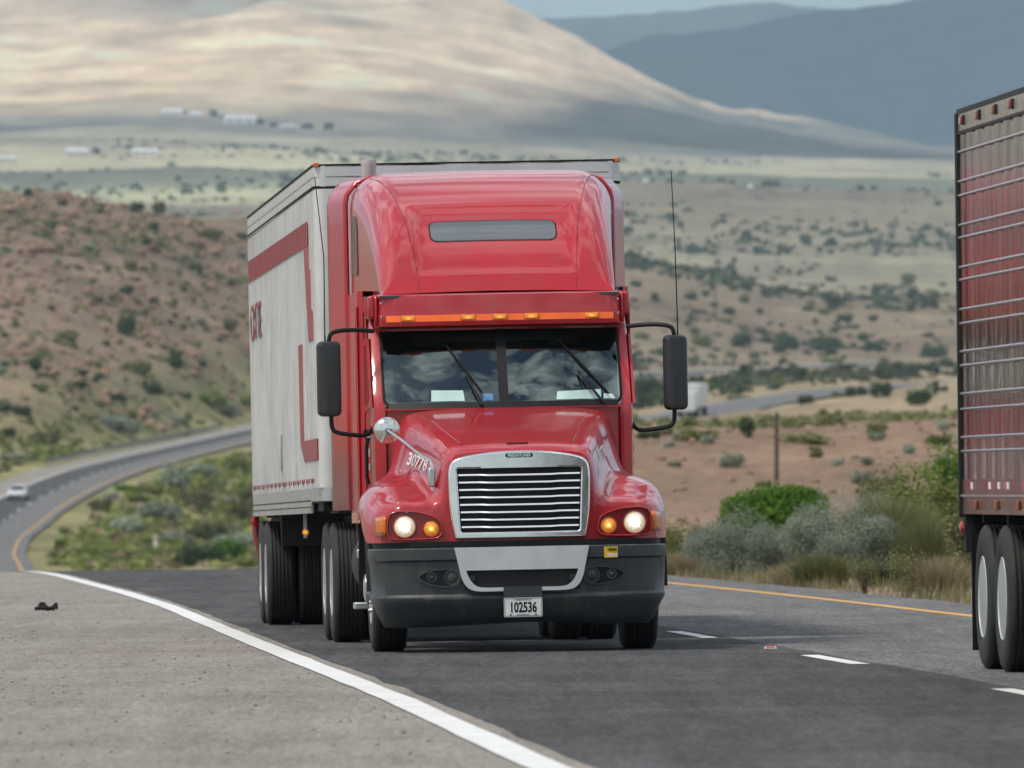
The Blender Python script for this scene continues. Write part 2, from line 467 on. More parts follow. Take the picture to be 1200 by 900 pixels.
def leaf_mat(name, c0, c1, c2):
    """leaf colours vary from leaf to leaf"""
    m, n, l, p = new_mat(name)
    g = n.new('ShaderNodeNewGeometry')
    rp = n.new('ShaderNodeValToRGB')
    e = rp.color_ramp.elements
    e[0].color = (*c0, 1); e[1].color = (*c2, 1)
    k = e.new(0.5); k.color = (*c1, 1)
    l.new(g.outputs['Random Per Island'], rp.inputs[0])
    oi = n.new('ShaderNodeObjectInfo')
    hs = n.new('ShaderNodeHueSaturation')
    mr = n.new('ShaderNodeMapRange'); mr.inputs['To Min'].default_value = .75; mr.inputs['To Max'].default_value = 1.3
    l.new(oi.outputs['Random'], mr.inputs['Value']); l.new(mr.outputs[0], hs.inputs['Value'])
    l.new(rp.outputs[0], hs.inputs['Color'])
    l.new(hs.outputs[0], p.inputs['Base Color'])
    p.inputs['Roughness'].default_value = .65
    p.inputs['Specular IOR Level'].default_value = .2
    tl = n.new('ShaderNodeBsdfTranslucent'); l.new(hs.outputs[0], tl.inputs['Color'])
    mx = n.new('ShaderNodeMixShader'); mx.inputs[0].default_value = .3
    l.new(p.outputs[0], mx.inputs[1]); l.new(tl.outputs[0], mx.inputs[2]); l.new(mx.outputs[0], n['Material Output'].inputs['Surface'])
    return m
M['leaf_green'] = leaf_mat('leaf_bright_green', (.042, .115, .008), (.080, .18, .014), (.13, .25, .022))
M['leaf_dark'] = leaf_mat('leaf_dark_green', (.035, .06, .028), (.06, .095, .04), (.09, .13, .055))
M['leaf_sage'] = leaf_mat('leaf_sage_grey', (.235, .275, .205), (.275, .315, .24), (.32, .36, .275))
M['leaf_olive'] = leaf_mat('leaf_olive', (.10, .12, .05), (.16, .17, .07), (.23, .22, .10))
M['leaf_lime'] = leaf_mat('leaf_yellow_green', (.10, .135, .03), (.165, .195, .05), (.235, .25, .085))
M['leaf_dry'] = leaf_mat('dry_grass_blades', (.22, .17, .10), (.31, .25, .15), (.39, .33, .22))
M['leaf_far'] = leaf_mat('far_scrub_leaves', (.055, .075, .045), (.085, .105, .06), (.13, .145, .08))
M['wood'] = simple('weathered_wood', (.10, .07, .05), .9, var=.3, vscale=8)
M['stem'] = simple('woody_stem', (.12, .09, .065), .9, var=.3)
M['rock'] = simple('red_rock', (.24, .15, .105), .95, var=.35, vscale=.8, bump=.6, bscale=3)
M['house_wall'] = simple('house_wall', (.74, .73, .70), .8)
M['house_roof'] = simple('house_roof_metal', (.62, .64, .66), .5)
M['galv'] = simple('galvanised_rail', (.10, .11, .115), .6)
M['white_car'] = simple('white_car_paint', (.72, .73, .74), .3, 0, 1)

# ------------------------------------------------------------------ lie of the land
YAW = math.atan(784 / F)
G = 0.0045                       # the road climbs gently towards its crest

def hash2(ix, iy, s):
    h = (ix.astype(np.int64) * 374761393 + iy.astype(np.int64) * 668265263 + s * 974711) & 0xFFFFFFFF
    h = ((h ^ (h >> 13)) * 1274126177) & 0xFFFFFFFF
    return ((h ^ (h >> 16)) & 0xFFFF) / 65535.0

def vnoise(x, y, s=0):
    x = np.asarray(x, float); y = np.asarray(y, float)
    ix, iy = np.floor(x), np.floor(y)
    fx, fy = x - ix, y - iy
    fx = fx * fx * (3 - 2 * fx); fy = fy * fy * (3 - 2 * fy)
    a = hash2(ix, iy, s); b = hash2(ix + 1, iy, s); c = hash2(ix, iy + 1, s); d = hash2(ix + 1, iy + 1, s)
    return (a * (1 - fx) + b * fx) * (1 - fy) + (c * (1 - fx) + d * fx) * fy - 0.5

def fbm(x, y, lam, octv=4, s=0):
    t = 0; a = 1.0; f = 1.0 / lam
    for k in range(octv):
        t = t + a * vnoise(x * f + 17.3 * k, y * f - 9.1 * k, s + k)
        a *= .5; f *= 2.03
    return t

def pchip(xk, yk, x):
    """monotone cubic along axis 0; yk (n,) or (n,m)"""
    xk = np.asarray(xk, float); yk = np.asarray(yk, float)
    one = yk.ndim == 1
    if one: yk = yk[:, None]
    h = np.diff(xk)[:, None]; d = np.diff(yk, axis=0) / h
    m = np.zeros_like(yk)
    w1 = 2 * h[1:] + h[:-1]; w2 = h[1:] + 2 * h[:-1]
    ok = d[1:] * d[:-1] > 0
    with np.errstate(all='ignore'):
        mm = (w1 + w2) / (w1 / d[:-1] + w2 / d[1:])
    m[1:-1] = np.where(ok, mm, 0)
    m[0] = d[0]; m[-1] = d[-1]
    x = np.clip(np.asarray(x, float), xk[0], xk[-1])
    i = np.clip(np.searchsorted(xk, x) - 1, 0, len(xk) - 2)
    s = ((x - xk[i]) / (xk[i + 1] - xk[i]))[:, None]; hh = h[i]
    r = (2 * s**3 - 3 * s**2 + 1) * yk[i] + (s**3 - 2 * s**2 + s) * hh * m[i] + (-2 * s**3 + 3 * s**2) * yk[i + 1] + (s**3 - s**2) * hh * m[i + 1]
    return r[:, 0] if one else r

def sstep(a, b, x):
    t = np.clip((np.asarray(x, float) - a) / (b - a), 0, 1)
    return t * t * (3 - 2 * t)

# the highway: yellow edge X and height along Y
_wob = ([0, 45, 52, 58, 66, 90, 120, 135, 151, 167, 180, 230], [-.16, -.14, -.09, -.03, .05, .12, .26, .2, .05, -.12, -.25, -.25])
def near_x(Y, lat): return .0135 + (lat + np.interp(Y, *_wob)) * 1.002 - .06307 * (np.asarray(Y, float) - 84)
_fx = ([230, 300, 500, 700, 820, 900, 955, 1005, 1060, 1125, 1200, 1300, 1440, 1600, 1900, 2300, 2500, 2700, 2850, 3050],
       [float(near_x(230, 5.45)), float(near_x(300, 5.45)), -20.2, -31.3, -38.1, -42.2, -43.8, -43.9, -42.4, -40.2, -38.0, -35.9, -33.5, -30, -14, 30.2, 50.9, 79.7, 98.6, 124])
def road_xy(Y):
    Y = np.atleast_1d(np.asarray(Y, float))
    return np.where(Y < 230, near_x(Y, 5.45), pchip(*_fx, Y))
_fz = ([230, 300, 400, 500, 600, 700, 820, 880, 910, 955, 1005, 1060, 1125, 1200, 1440, 1600, 1900, 2300, 2500, 2700, 2850, 3050],
       [-.133, -1.5, -3.3, -4.2, -4.0, -3.0, -1.08, -.3, .24, 1.43, 3.16, 5.7, 8.05, 9.9, 14.7, 18, 26, 35.9, 40.1, 44.3, 47.7, 51])
def road_zc(Y):
    Y = np.atleast_1d(np.asarray(Y, float))
    t = Y - 160
    a = G * (Y - 85.3)
    b = .336 + .0045 * t - .5 * .00032 * t * t
    return np.where(Y < 160, a, np.where(Y < 230, b, pchip(*_fz, Y)))
def road_z(Y, lat): return road_zc(Y) + .012 * np.asarray(lat) * (1 - sstep(300, 800, Y)) - .07 * (np.asarray(lat) - 5.45) * sstep(2050, 2250, Y)
def road_x(Y, lat): return road_xy(Y) + (np.asarray(lat) - 5.45) * 1.002
# the other carriageway, out on the right
_ax = ([1100, 1300, 1400, 1480, 1560, 1640, 1850, 2150], [px_x(600, 1100), px_x(745, 1300), px_x(830, 1400), px_x(880, 1480), px_x(933, 1560), px_x(987, 1640), px_x(1110, 1850), px_x(1260, 2150)])
_az = ([1100, 1300, 1400, 1480, 1560, 1640, 1850, 2150], [py_z(515, 1100), py_z(496, 1300), py_z(482, 1400), py_z(472, 1480), py_z(464, 1560), py_z(457, 1640), py_z(449, 1850), py_z(440, 2150)])
def roadb_x(Y): return pchip(*_ax, np.atleast_1d(Y))
def roadb_z(Y): return pchip(*_az, np.atleast_1d(Y))

_cols = np.array([-700, 0, 150, 300, 450, 600, 740, 850, 950, 1050, 1200, 1500], float)
def _zr(Y, zs): return (Y, [H - (z - CZ) / Y * F for z in zs])
_rows = [
    _zr(180, [.35, .37, .38, .39, .40, .42, .44, .45, .46, .47, .48, .5]),
    _zr(230, [-.5, -.4, -.4, -.4, -.3, -.1, .32, .30, .30, .30, .30, .3]),
    _zr(300, [-2.2, -1.9, -1.9, -1.8, -1.4, -.6, .50, .50, .50, .50, .5, .5]),
    _zr(330, [-2.7, -2.4, -2.4, -2.2, -1.6, 0, 1.6, 1.6, 1.6, 1.5, 1.3, 1.0]),
    _zr(375, [-3.4, -3.2, -3.2, -2.8, -1.6, 1.0, 4.2, 4.2, 4.2, 4.4, 4.4, 4.4]),
    _zr(500, [-4.6, -4.6, -4.6, -4.0, -2.0, 2.0, 5.9, 5.9, 6.0, 6.1, 6.1, 6.1]),
    (820, [662, 664, 668, 666, 640, 560, 501, 500, 496, 492, 490, 490]),
    (1000, [640, 592, 614, 640, 610, 540, 498, 495, 488, 484, 480, 478]),
    (1150, [590, 540, 558, 600, 585, 525, 496, 490, 482, 477, 474, 470]),
    (1340, [530, 470, 505, 545, 550, 510, 492, 483, 474, 468, 465, 460]),
    (1500, [480, 410, 458, 503, 520, 500, 480, 470, 464, 458, 455, 450]),
    (1700, [420, 335, 380, 452, 490, 488, 470, 457, 451, 447, 445, 440]),
    (1900, [350, 275, 305, 362, 440, 470, 456, 447, 442, 440, 438, 430]),
    (2100, [290, 226, 243, 292, 385, 450, 448, 442, 438, 436, 434, 425]),
    (2300, [280, 250, 258, 262, 335, 435, 443, 438, 436, 434, 431, 420]),
    (2600, [300, 285, 285, 288, 320, 410, 432, 432, 431, 430, 427, 415]),
    (2900, [322, 305, 302, 302, 315, 370, 405, 416, 423, 426, 422, 410]),
    (3300, [330, 320, 312, 310, 302, 325, 348, 376, 393, 400, 402, 400]),
    (3800, [325, 322, 318, 316, 300, 298, 307, 326, 344, 350, 356, 360]),
    (4300, [318, 318, 318, 318, 312, 312, 318, 332, 340, 344, 348, 350]),
    (5000, [282, 282, 280, 280, 280, 280, 282, 286, 291, 296, 300, 305]),
    (6000, [242, 240, 240, 240, 240, 240, 242, 246, 250, 254, 258, 262]),
    (7000, [212, 212, 210, 210, 210, 211, 212, 214, 217, 219, 222, 225]),
    (8000, [190, 190, 189, 188, 190, 192, 196, 197, 198, 200, 202, 204]),
    (9500, [160, 158, 155, 158, 165, 172, 180, 184, 188, 191, 195, 198]),
    (11000, [112, 110, 104, 100, 110, 125, 145, 162, 173, 183, 190, 193]),
    (12500, [45, 40, 30, 25, 45, 72, 104, 130, 151, 172, 187, 190]),
    (14000, [-60, -60, -70, -60, -32, 12, 82, 118, 142, 166, 184, 190]),
    (16000, [-150, -150, -150, -140, -80, 30, 105, 135, 155, 174, 187, 190]),
    (18500, [-80, -80, -70, -40, 40, 130, 150, 165, 172, 180, 188, 190]),
    (22000, [60, 60, 80, 110, 130, 108, 53, 38, 21, 14, -14, -60]),
    (26000, [120, 120, 120, 120, 120, 120, 120, 120, 120, 120, 110, 100]),
    (30000, [40, 40, 40, 38, 32, 24, 14, 7, 1, 5, 20, 35]),
    (36000, [90] * 12), (46000, [115] * 12)]
_LY = np.log(np.array([r[0] for r in _rows], float))
_TY = np.linspace(_LY[0], _LY[-1], 2400)
_T = pchip(_LY, np.array([r[1] for r in _rows], float), _TY)          # (rows, cols)
_TP = np.arange(-700, 1501, 10.0)
_T = pchip(_cols, _T.T, _TP).T                                         # (rows, dense cols)

def terrain_z(X, Y, fine=True):
    X = np.atleast_1d(np.asarray(X, float)); Y = np.atleast_1d(np.asarray(Y, float))
    Ys = np.maximum(Y, 60.0)
    px = np.clip(600 + X / Ys * F, -700, 1500)
    ty = np.clip((np.log(np.maximum(Y, 180.0)) - _TY[0]) / (_TY[1] - _TY[0]), 0, len(_TY) - 1.001)
    tp = np.clip((px + 700) / 10.0, 0, len(_TP) - 1.001)
    i, j = ty.astype(int), tp.astype(int); a, b = ty - i, tp - j
    py = (_T[i, j] * (1 - a) + _T[i + 1, j] * a) * (1 - b) + (_T[i, j + 1] * (1 - a) + _T[i + 1, j + 1] * a) * b
    zt = CZ + (H - py) / F * np.maximum(Y, 180.0)
    lat = (X - road_xy(Y)) / 1.002 + 5.45
    zp = G * (np.clip(Y, -400, 200) - 85.3) + .012 * np.clip(lat, -8, 9) - .06 * sstep(6.6, 12, lat) - .35 * sstep(5.4, 12, -lat)
    z = zp + (zt - zp) * sstep(172, 210, Y)
    if fine:
        far = sstep(200, 420, Y)
        z = z + .07 * fbm(X, Y, 1.6, 3, 5) * (1 - far) * sstep(0.5, 3, np.abs(lat - 1) - 6)
        z = z + far * (.8 * fbm(X, Y, 9.0, 3, 11) + (2.6 - 1.9 * sstep(520, 720, px) * (1 - sstep(2500, 3200, Y))) * sstep(500, 1300, Y) * fbm(X, Y, 55.0, 4, 21) + 1.3 * sstep(900, 1300, Y) * (1 - sstep(500, 720, px)) * np.abs(fbm(X, Y, 22.0, 3, 23)))
        z = z + 12 * sstep(3000, 6000, Y) * fbm(X, Y, 330.0, 3, 31)
        r1 = fbm(X, Y * .25, 800.0, 3, 41)
        z = z + sstep(9500, 14000, Y) * (9 + 45 * r1 - 34 * np.abs(fbm(X, Y * .22, 330.0, 5, 47)) - 12 * np.abs(fbm(X, Y * .22, 120.0, 4, 53)))
    # cut and fill along the two carriageways
    zr = road_z(Y, lat)
    d = np.maximum(np.maximum(-5.3 - lat, lat - 6.5), 0)
    w = np.where(Y < 3050, 1 - sstep(0.0, np.interp(Y, [200, 700, 1000, 1500], [4, 12, 16, 14]), d), 0) * (1 - sstep(2850, 3050, Y))
    z = z * (1 - w) + (zr - np.interp(Y, [0, 200, 400, 3000], [.05, .05, .15, .3])) * w
    d2 = np.maximum(np.abs(X - roadb_x(Y)) - 5.5, 0)
    w2 = (1 - sstep(0, 14, d2)) * sstep(1100, 1180, Y) * (1 - sstep(2050, 2150, Y))
    z = z * (1 - w2) + (roadb_z(Y) - .3) * w2
    return z

def hit(px, py, Y0=185.0, Y1=15000.0):
    """where the line of sight through a photo pixel meets the ground"""
    Y = np.exp(np.linspace(math.log(Y0), math.log(Y1), 1600))
    X = px_x(px, Y)
    g = terrain_z(X, Y)
    k = np.argmax(g >= CZ + (H - py) / F * Y)
    if g[k] < CZ + (H - py) / F * Y[k]: return None
    return float(X[k]), float(Y[k]), float(g[k])

# rows and columns of the ground sheet
def seg(a, b, n, geo=True): return list(np.exp(np.linspace(math.log(a), math.log(b), n, endpoint=False))) if geo else list(np.linspace(a, b, n, endpoint=False))
Yr = np.array(seg(-400, 30, 40, False) + seg(30, 185, 90) + seg(185, 500, 120) + seg(500, 900, 70) + seg(900, 2350, 330) + seg(2350, 4400, 150) + seg(4400, 9000, 130)
              + seg(9000, 14500, 170) + seg(14500, 20000, 40) + seg(20000, 23000, 60) + seg(23000, 28500, 25) + seg(28500, 31000, 40) + seg(31000, 46000, 14))
Pc = np.concatenate([np.linspace(-3600, -260, 40, endpoint=False), np.arange(-260, 1460, 5.0), np.linspace(1460, 4800, 40)])
YY, PP = np.meshgrid(Yr, Pc, indexing='ij')
XX = (PP - 600) / F * np.maximum(YY, 70)
ex = np.maximum(np.abs(PP - 600) - 900, 0) / 3000.0
XX = XX + np.sign(PP - 600) * ex ** 2 * np.where(YY < 3000, 450.0, 450 + (YY - 3000) * .2)
ZZ = terrain_z(XX.ravel(), YY.ravel()).reshape(XX.shape)
nr, nc = XX.shape
V = np.stack([XX, YY, ZZ], -1).reshape(-1, 3)
idx = np.arange(nr * nc).reshape(nr, nc)
Fq = np.stack([idx[:-1, :-1], idx[:-1, 1:], idx[1:, 1:], idx[1:, :-1]], -1).reshape(-1, 4)

def soil(X, Y, px, lat):
    """soil and grass colours zone by zone, plus cloud shade painted on one flank"""
    def c(*a): return np.array(a)[None, :]
    n1 = fbm(X, Y, 14.0, 4, 61)[:, None]; n2 = fbm(X, Y, 160.0, 4, 67)[:, None]; n3 = fbm(X, Y * .45 * (1 - .5 * sstep(9000, 11000, Y)), 1100.0, 4, 71)[:, None]
    s = lambda a, b, v: sstep(a, b, v)[:, None]
    col = np.repeat(c(.30, .235, .165), len(X), 0)
    mix = lambda cur, new, w: cur * (1 - w) + new * w
    right = s(380, 560, px)
    # right: cut bank then dry plateau
    col = mix(col, c(.235, .160, .112), right * s(250, 320, Y))
    col = mix(col, c(.265, .205, .14), right * s(420, 560, Y))
    col = mix(col, c(.29, .23, .145), right * s(900, 1300, Y))
    # left: grassy median, dry verge, red hill
    col = mix(col, c(.23, .215, .10), (1 - right) * s(200, 400, Y))
    hill = (1 - right) * np.clip(s(8, 26, -(lat + 1.9)) * s(880, 980, Y), 0, 1)
    col = mix(col, c(.255, .188, .13), hill)
    col = mix(col, c(.20, .145, .105), hill * s(1450, 1750, Y + 180 * n2[:, 0]))
    col = mix(col, c(.21, .16, .11), right * s(2250, 2700, Y + 300 * n2[:, 0]))
    col = mix(col, c(.235, .205, .15), s(3900, 4400, Y + 400 * n2[:, 0]))
    col = mix(col, c(.205, .17, .122), right * s(4800, 5600, Y + 500 * n3[:, 0]))
    col = mix(col, c(.44, .42, .27), s(5900, 6250, Y + 500 * n3[:, 0]) * (1 - right))
    col = mix(col, c(.15, .155, .115), s(6500, 6900, Y + 500 * n3[:, 0]))
    col = mix(col, c(.44, .39, .265), s(7500, 7750, Y + 450 * n3[:, 0]) * (1 - .35 * right))
    col = mix(col, c(.29, .26, .195), s(8050, 8500, Y + 450 * n3[:, 0]))
    col = mix(col, c(.24, .215, .18), s(9300, 9600, Y + 600 * n3[:, 0]) * (1 - s(10000, 10400, Y + 600 * n3[:, 0])))
    col = mix(col, c(.66, .50, .335), s(10100, 10900, Y + 700 * n3[:, 0]))
    col = mix(col, c(.060, .075, .072), s(17000, 18500, Y))
    # cloud shade painted over scrub on the lower right flank; scrub in the folds
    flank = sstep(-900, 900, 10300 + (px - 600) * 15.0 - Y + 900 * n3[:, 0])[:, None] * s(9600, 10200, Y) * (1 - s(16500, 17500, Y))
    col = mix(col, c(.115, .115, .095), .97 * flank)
    fold = np.clip(1 - 5.0 * np.abs(fbm(X, Y * .22, 330.0, 5, 47)), 0, 1)[:, None] * s(10000, 11000, Y) * (1 - s(16500, 17500, Y))
    col = mix(col, c(.23, .19, .14), .22 * fold)
    n4 = fbm(X, Y * .2, 45.0, 4, 77)[:, None]
    col = col * (1 + .40 * n4 * s(7000, 9000, Y))
    k = 1 + .45 * n1 * s(230, 500, Y) * (1 - s(5000, 9000, Y)) + .45 * n2 * s(900, 2500, Y) + .32 * n3 * s(5000, 8000, Y) * (1 - .7 * s(9500, 10500, Y))
    g = np.clip(.5 + 1.6 * n2, 0, 1) * .35 * s(1000, 2600, Y) * (1 - s(9000, 11000, Y))
    col = mix(col, col * c(.72, .86, .68), g)
    return np.clip(col * np.clip(k, .45, 1.6), .03, .7)
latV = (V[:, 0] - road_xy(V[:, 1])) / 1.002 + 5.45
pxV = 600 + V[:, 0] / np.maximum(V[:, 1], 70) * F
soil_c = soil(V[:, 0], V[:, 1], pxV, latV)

def ground_mat():
    m, n, l, p = new_mat('desert_ground')
    at = n.new('ShaderNodeAttribute'); at.attribute_name = 'soil'
    tx = n.new('ShaderNodeNewGeometry')
    def noise(sc, det=5, ro=.6):
        k = n.new('ShaderNodeTexNoise'); k.inputs['Scale'].default_value = sc; k.inputs['Detail'].default_value = det; k.inputs['Roughness'].default_value = ro
        l.new(tx.outputs['Position'], k.inputs['Vector']); return k
    def mr(src, a, b, c0, c1):
        k = n.new('ShaderNodeMapRange'); k.inputs['From Min'].default_value = a; k.inputs['From Max'].default_value = b
        k.inputs['To Min'].default_value = c0; k.inputs['To Max'].default_value = c1; l.new(src, k.inputs['Value']); return k.outputs[0]
    def mul(a, b):
        k = n.new('ShaderNodeMath'); k.operation = 'MULTIPLY'; l.new(a, k.inputs[0]); l.new(b, k.inputs[1]); return k.outputs[0]
    f1 = mr(noise(1.3, 6).outputs['Fac'], .3, .7, .72, 1.22)
    f2 = mr(noise(.09, 6).outputs['Fac'], .3, .7, .78, 1.2)
    f3 = mr(noise(.006, 6).outputs['Fac'], .3, .7, .82, 1.18)
    f = mul(mul(f1, f2), f3)
    mx = n.new('ShaderNodeMix'); mx.data_type = 'RGBA'; mx.blend_type = 'MULTIPLY'; mx.inputs['Factor'].default_value = 1
    l.new(at.outputs['Color'], mx.inputs['A'])
    cb = n.new('ShaderNodeCombineColor')
    for k in range(3): l.new(f, cb.inputs[k])
    l.new(cb.outputs[0], mx.inputs['B'])
    l.new(mx.outputs['Result'], p.inputs['Base Color'])
    p.inputs['Roughness'].default_value = .95; p.inputs['Specular IOR Level'].default_value = .15
    bp = n.new('ShaderNodeBump'); bp.inputs['Strength'].default_value = .5; bp.inputs['Distance'].default_value = .4
    l.new(noise(.9, 7, .65).outputs['Fac'], bp.inputs['Height']); l.new(bp.outputs[0], p.inputs['Normal'])
    return m
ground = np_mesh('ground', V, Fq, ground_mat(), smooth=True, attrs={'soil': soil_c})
tag(ground, 'red and tan desert ground rising into hills and far mountains', kind='structure')

# ------------------------------------------------------------------ highway
def asphalt(name, col, var=.16, streak=.12, grit=.35, dirtcol=None, damt=0.0):
    m, n, l, p = new_mat(name)
    tx = n.new('ShaderNodeTexCoord')
    def noise(sc, vec, det=5, ro=.6):
        k = n.new('ShaderNodeTexNoise'); k.inputs['Scale'].default_value = sc; k.inputs['Detail'].default_value = det; k.inputs['Roughness'].default_value = ro
        l.new(vec, k.inputs['Vector']); return k.outputs['Fac']
    def mr(src, a, b, c0, c1):
        k = n.new('ShaderNodeMapRange'); k.inputs['From Min'].default_value = a; k.inputs['From Max'].default_value = b
        k.inputs['To Min'].default_value = c0; k.inputs['To Max'].default_value = c1; l.new(src, k.inputs['Value']); return k.outputs[0]
    def mul(a, b):
        k = n.new('ShaderNodeMath'); k.operation = 'MULTIPLY'; l.new(a, k.inputs[0]); l.new(b, k.inputs[1]); return k.outputs[0]
    mp = n.new('ShaderNodeMapping'); mp.inputs['Rotation'].default_value = (0, 0, -YAW); mp.inputs['Scale'].default_value = (1, .03, 1)
    l.new(tx.outputs['Object'], mp.inputs[0])
    mp2 = n.new('ShaderNodeMapping'); mp2.inputs['Scale'].default_value = (.12, .5, 1)
    l.new(tx.outputs['Object'], mp2.inputs[0])
    f = mul(mr(noise(30, tx.outputs['Object'], 5, .85), .36, .64, 1 - grit, 1 + grit), mr(noise(.35, tx.outputs['Object'], 6), .3, .7, 1 - var, 1 + var))
    f = mul(f, mr(noise(2.2, mp.outputs[0], 4), .3, .7, 1 - streak, 1 + streak))
    mp3 = n.new('ShaderNodeMapping'); mp3.inputs['Rotation'].default_value = (0, 0, -YAW); mp3.inputs['Scale'].default_value = (1, .06, 1)
    l.new(tx.outputs['Object'], mp3.inputs[0])
    f = mul(f, mr(noise(26, mp3.outputs[0], 4, .8), .34, .66, 1 - grit * .8, 1 + grit * .8))
    f = mul(f, mr(noise(5, mp3.outputs[0], 4, .6), .34, .66, 1 - streak, 1 + streak))
    f = mul(f, mr(noise(.9, mp2.outputs[0], 5), .35, .7, 1 - streak * .5, 1 + streak * .5))
    cb = n.new('ShaderNodeCombineColor')
    for k in range(3):
        q = n.new('ShaderNodeMath'); q.operation = 'MULTIPLY'; q.inputs[1].default_value = col[k]; l.new(f, q.inputs[0]); l.new(q.outputs[0], cb.inputs[k])
    out = cb.outputs[0]
    if dirtcol:
        mx = n.new('ShaderNodeMix'); mx.data_type = 'RGBA'
        l.new(mr(noise(7, tx.outputs['Object'], 3, .6), .68, .73, 0, damt), mx.inputs['Factor']); l.new(out, mx.inputs['A']); mx.inputs['B'].default_value = (*dirtcol, 1)
        out = mx.outputs['Result']
    l.new(out, p.inputs['Base Color'])
    p.inputs['Roughness'].default_value = .95; p.inputs['Specular IOR Level'].default_value = .12
    bp = n.new('ShaderNodeBump'); bp.inputs['Strength'].default_value = .45; bp.inputs['Distance'].default_value = .012
    l.new(noise(90, tx.outputs['Object'], 2, .8), bp.inputs['Height']); l.new(bp.outputs[0], p.inputs['Normal'])
    return m
M['lane_dark'] = asphalt('dark_asphalt', (.076, .077, .078), .18, .16, .34)
M['lane_grey'] = asphalt('worn_grey_asphalt', (.150, .150, .150), .12, .12, .4)
M['shoulder'] = asphalt('pale_shoulder_asphalt', (.25, .235, .208), .12, .08, .28, (.03, .03, .03), .9)
def paint(name, col):
    return simple(name, col, .7, var=.08, vscale=1.5, dirt=tuple(c * .55 for c in col), dscale=5, damt=.5)
M['line_white'] = paint('white_road_paint', (.72, .73, .72))
M['line_yellow'] = paint('yellow_road_paint', (.62, .34, .08))
YN = np.array(list(np.arange(-120, 260, 2.0)) + list(np.arange(260, 900, 8.0)) + list(np.arange(900, 3051, 10.0)))

def strip(name, l0, l1, mat, lift, ys=YN, parent=None, sub=1, wob=0.0):
    lats = np.linspace(l0, l1, sub + 1)
    rows = []
    for i, y in enumerate(ys):
        r = []
        for j, la in enumerate(lats):
            lw = la + (wob * float(vnoise(y * .9, j * 7.0, 91)) if (wob and j in (0, sub)) else 0)
            r.append((float(road_x(y, lw)[0]), float(y), float(road_z(y, lw)[0]) + lift * (1 + max(0, (y - 300)) / 300)))
        rows.append(r)
    o = MB().grid(rows).build(name, mat, parent, smooth=60)
    return o
road = tag(strip('road', -1.68, 2.12, M['lane_dark'], .008, parent=None, wob=.06), 'dark asphalt lane of the highway under the red truck', kind='structure')
fast = tag(strip('passing_lane', 2.0, 6.45, M['lane_grey'], .004, sub=1, wob=.12), 'worn grey asphalt passing lane', kind='structure')
shoulder = tag(strip('shoulder', -5.5, -1.45, M['shoulder'], .004, wob=.12), 'pale gritty asphalt shoulder', kind='structure')
edge_line = tag(strip('edge_line', -2.0, -1.80, M['line_white'], .012, wob=.015), 'solid white line along the shoulder', kind='structure')
yellow_line = tag(strip('yellow_line', 5.37, 5.53, M['line_yellow'], .008, wob=.015), 'solid yellow line along the median side', kind='structure')
db = MB()
y0 = 94.6 + 13.8 * 2
k = -8
for k in range(-7, 130):
    ya = 94.6 + 13.8 * k
    ys = np.array([ya - 4.2, ya - 2.8, ya - 1.4, ya])
    db.grid([[(float(road_x(y, la)[0]), float(y), float(road_z(y, la)[0]) + .012 * (1 + max(0, (y - 300)) / 300)) for la in (1.88, 2.02)] for y in ys])
tag(db.build('lane_dashes', M['line_white'], None, 60), 'broken white line between the lanes', kind='structure')
YB = np.arange(1110, 2150, 10.0)
def stripb(name, l0, l1, mat, lift, ys=YB):
    mb = MB().grid([[(float(roadb_x(y)[0]) + a, float(y), float(roadb_z(y)[0]) + lift) for a in (l0, l1)] for y in ys])
    return mb.build(name, mat, None, 60)
tag(stripb('far_road', -5.2, 5.2, M['lane_grey'], .02), 'far grey carriageway crossing the plain', kind='structure')
tag(stripb('far_edge_line', -4.0, -3.8, M['line_white'], .06), 'white line on the far carriageway', kind='structure')

# ------------------------------------------------------------------ red tractor unit
RHO = math.radians(1.15)
B_ = Vector((-math.sin(YAW), math.cos(YAW), 0)); R0 = Vector((math.cos(YAW), math.sin(YAW), 0))
R_ = R0 * math.cos(RHO) + Vector((0, 0, math.sin(RHO))); U_ = R_.cross(B_)
O_ = Vector((.0135, 84.0, 0.0)) + R_ * .08
FR = Matrix((R_, B_, U_)).transposed().to_4x4(); FR.translation = O_
FRI = FR.inverted()
def road_local(x, y):
    """height of the road in the truck's own frame"""
    w = FR @ Vector((x, y, 0))
    lat = (w.x - float(road_xy(w.y)[0])) / 1.002 + 5.45
    return float(road_z(w.y, lat)[0]) + .008 - w.z

truck = empty('semi_truck')
truck.matrix_world = FR
tag(truck, 'red long-nosed semi tractor with lit headlights and chrome grille driving towards the viewer', 'truck')

def T(x, w, t=0): return (x, t, w)

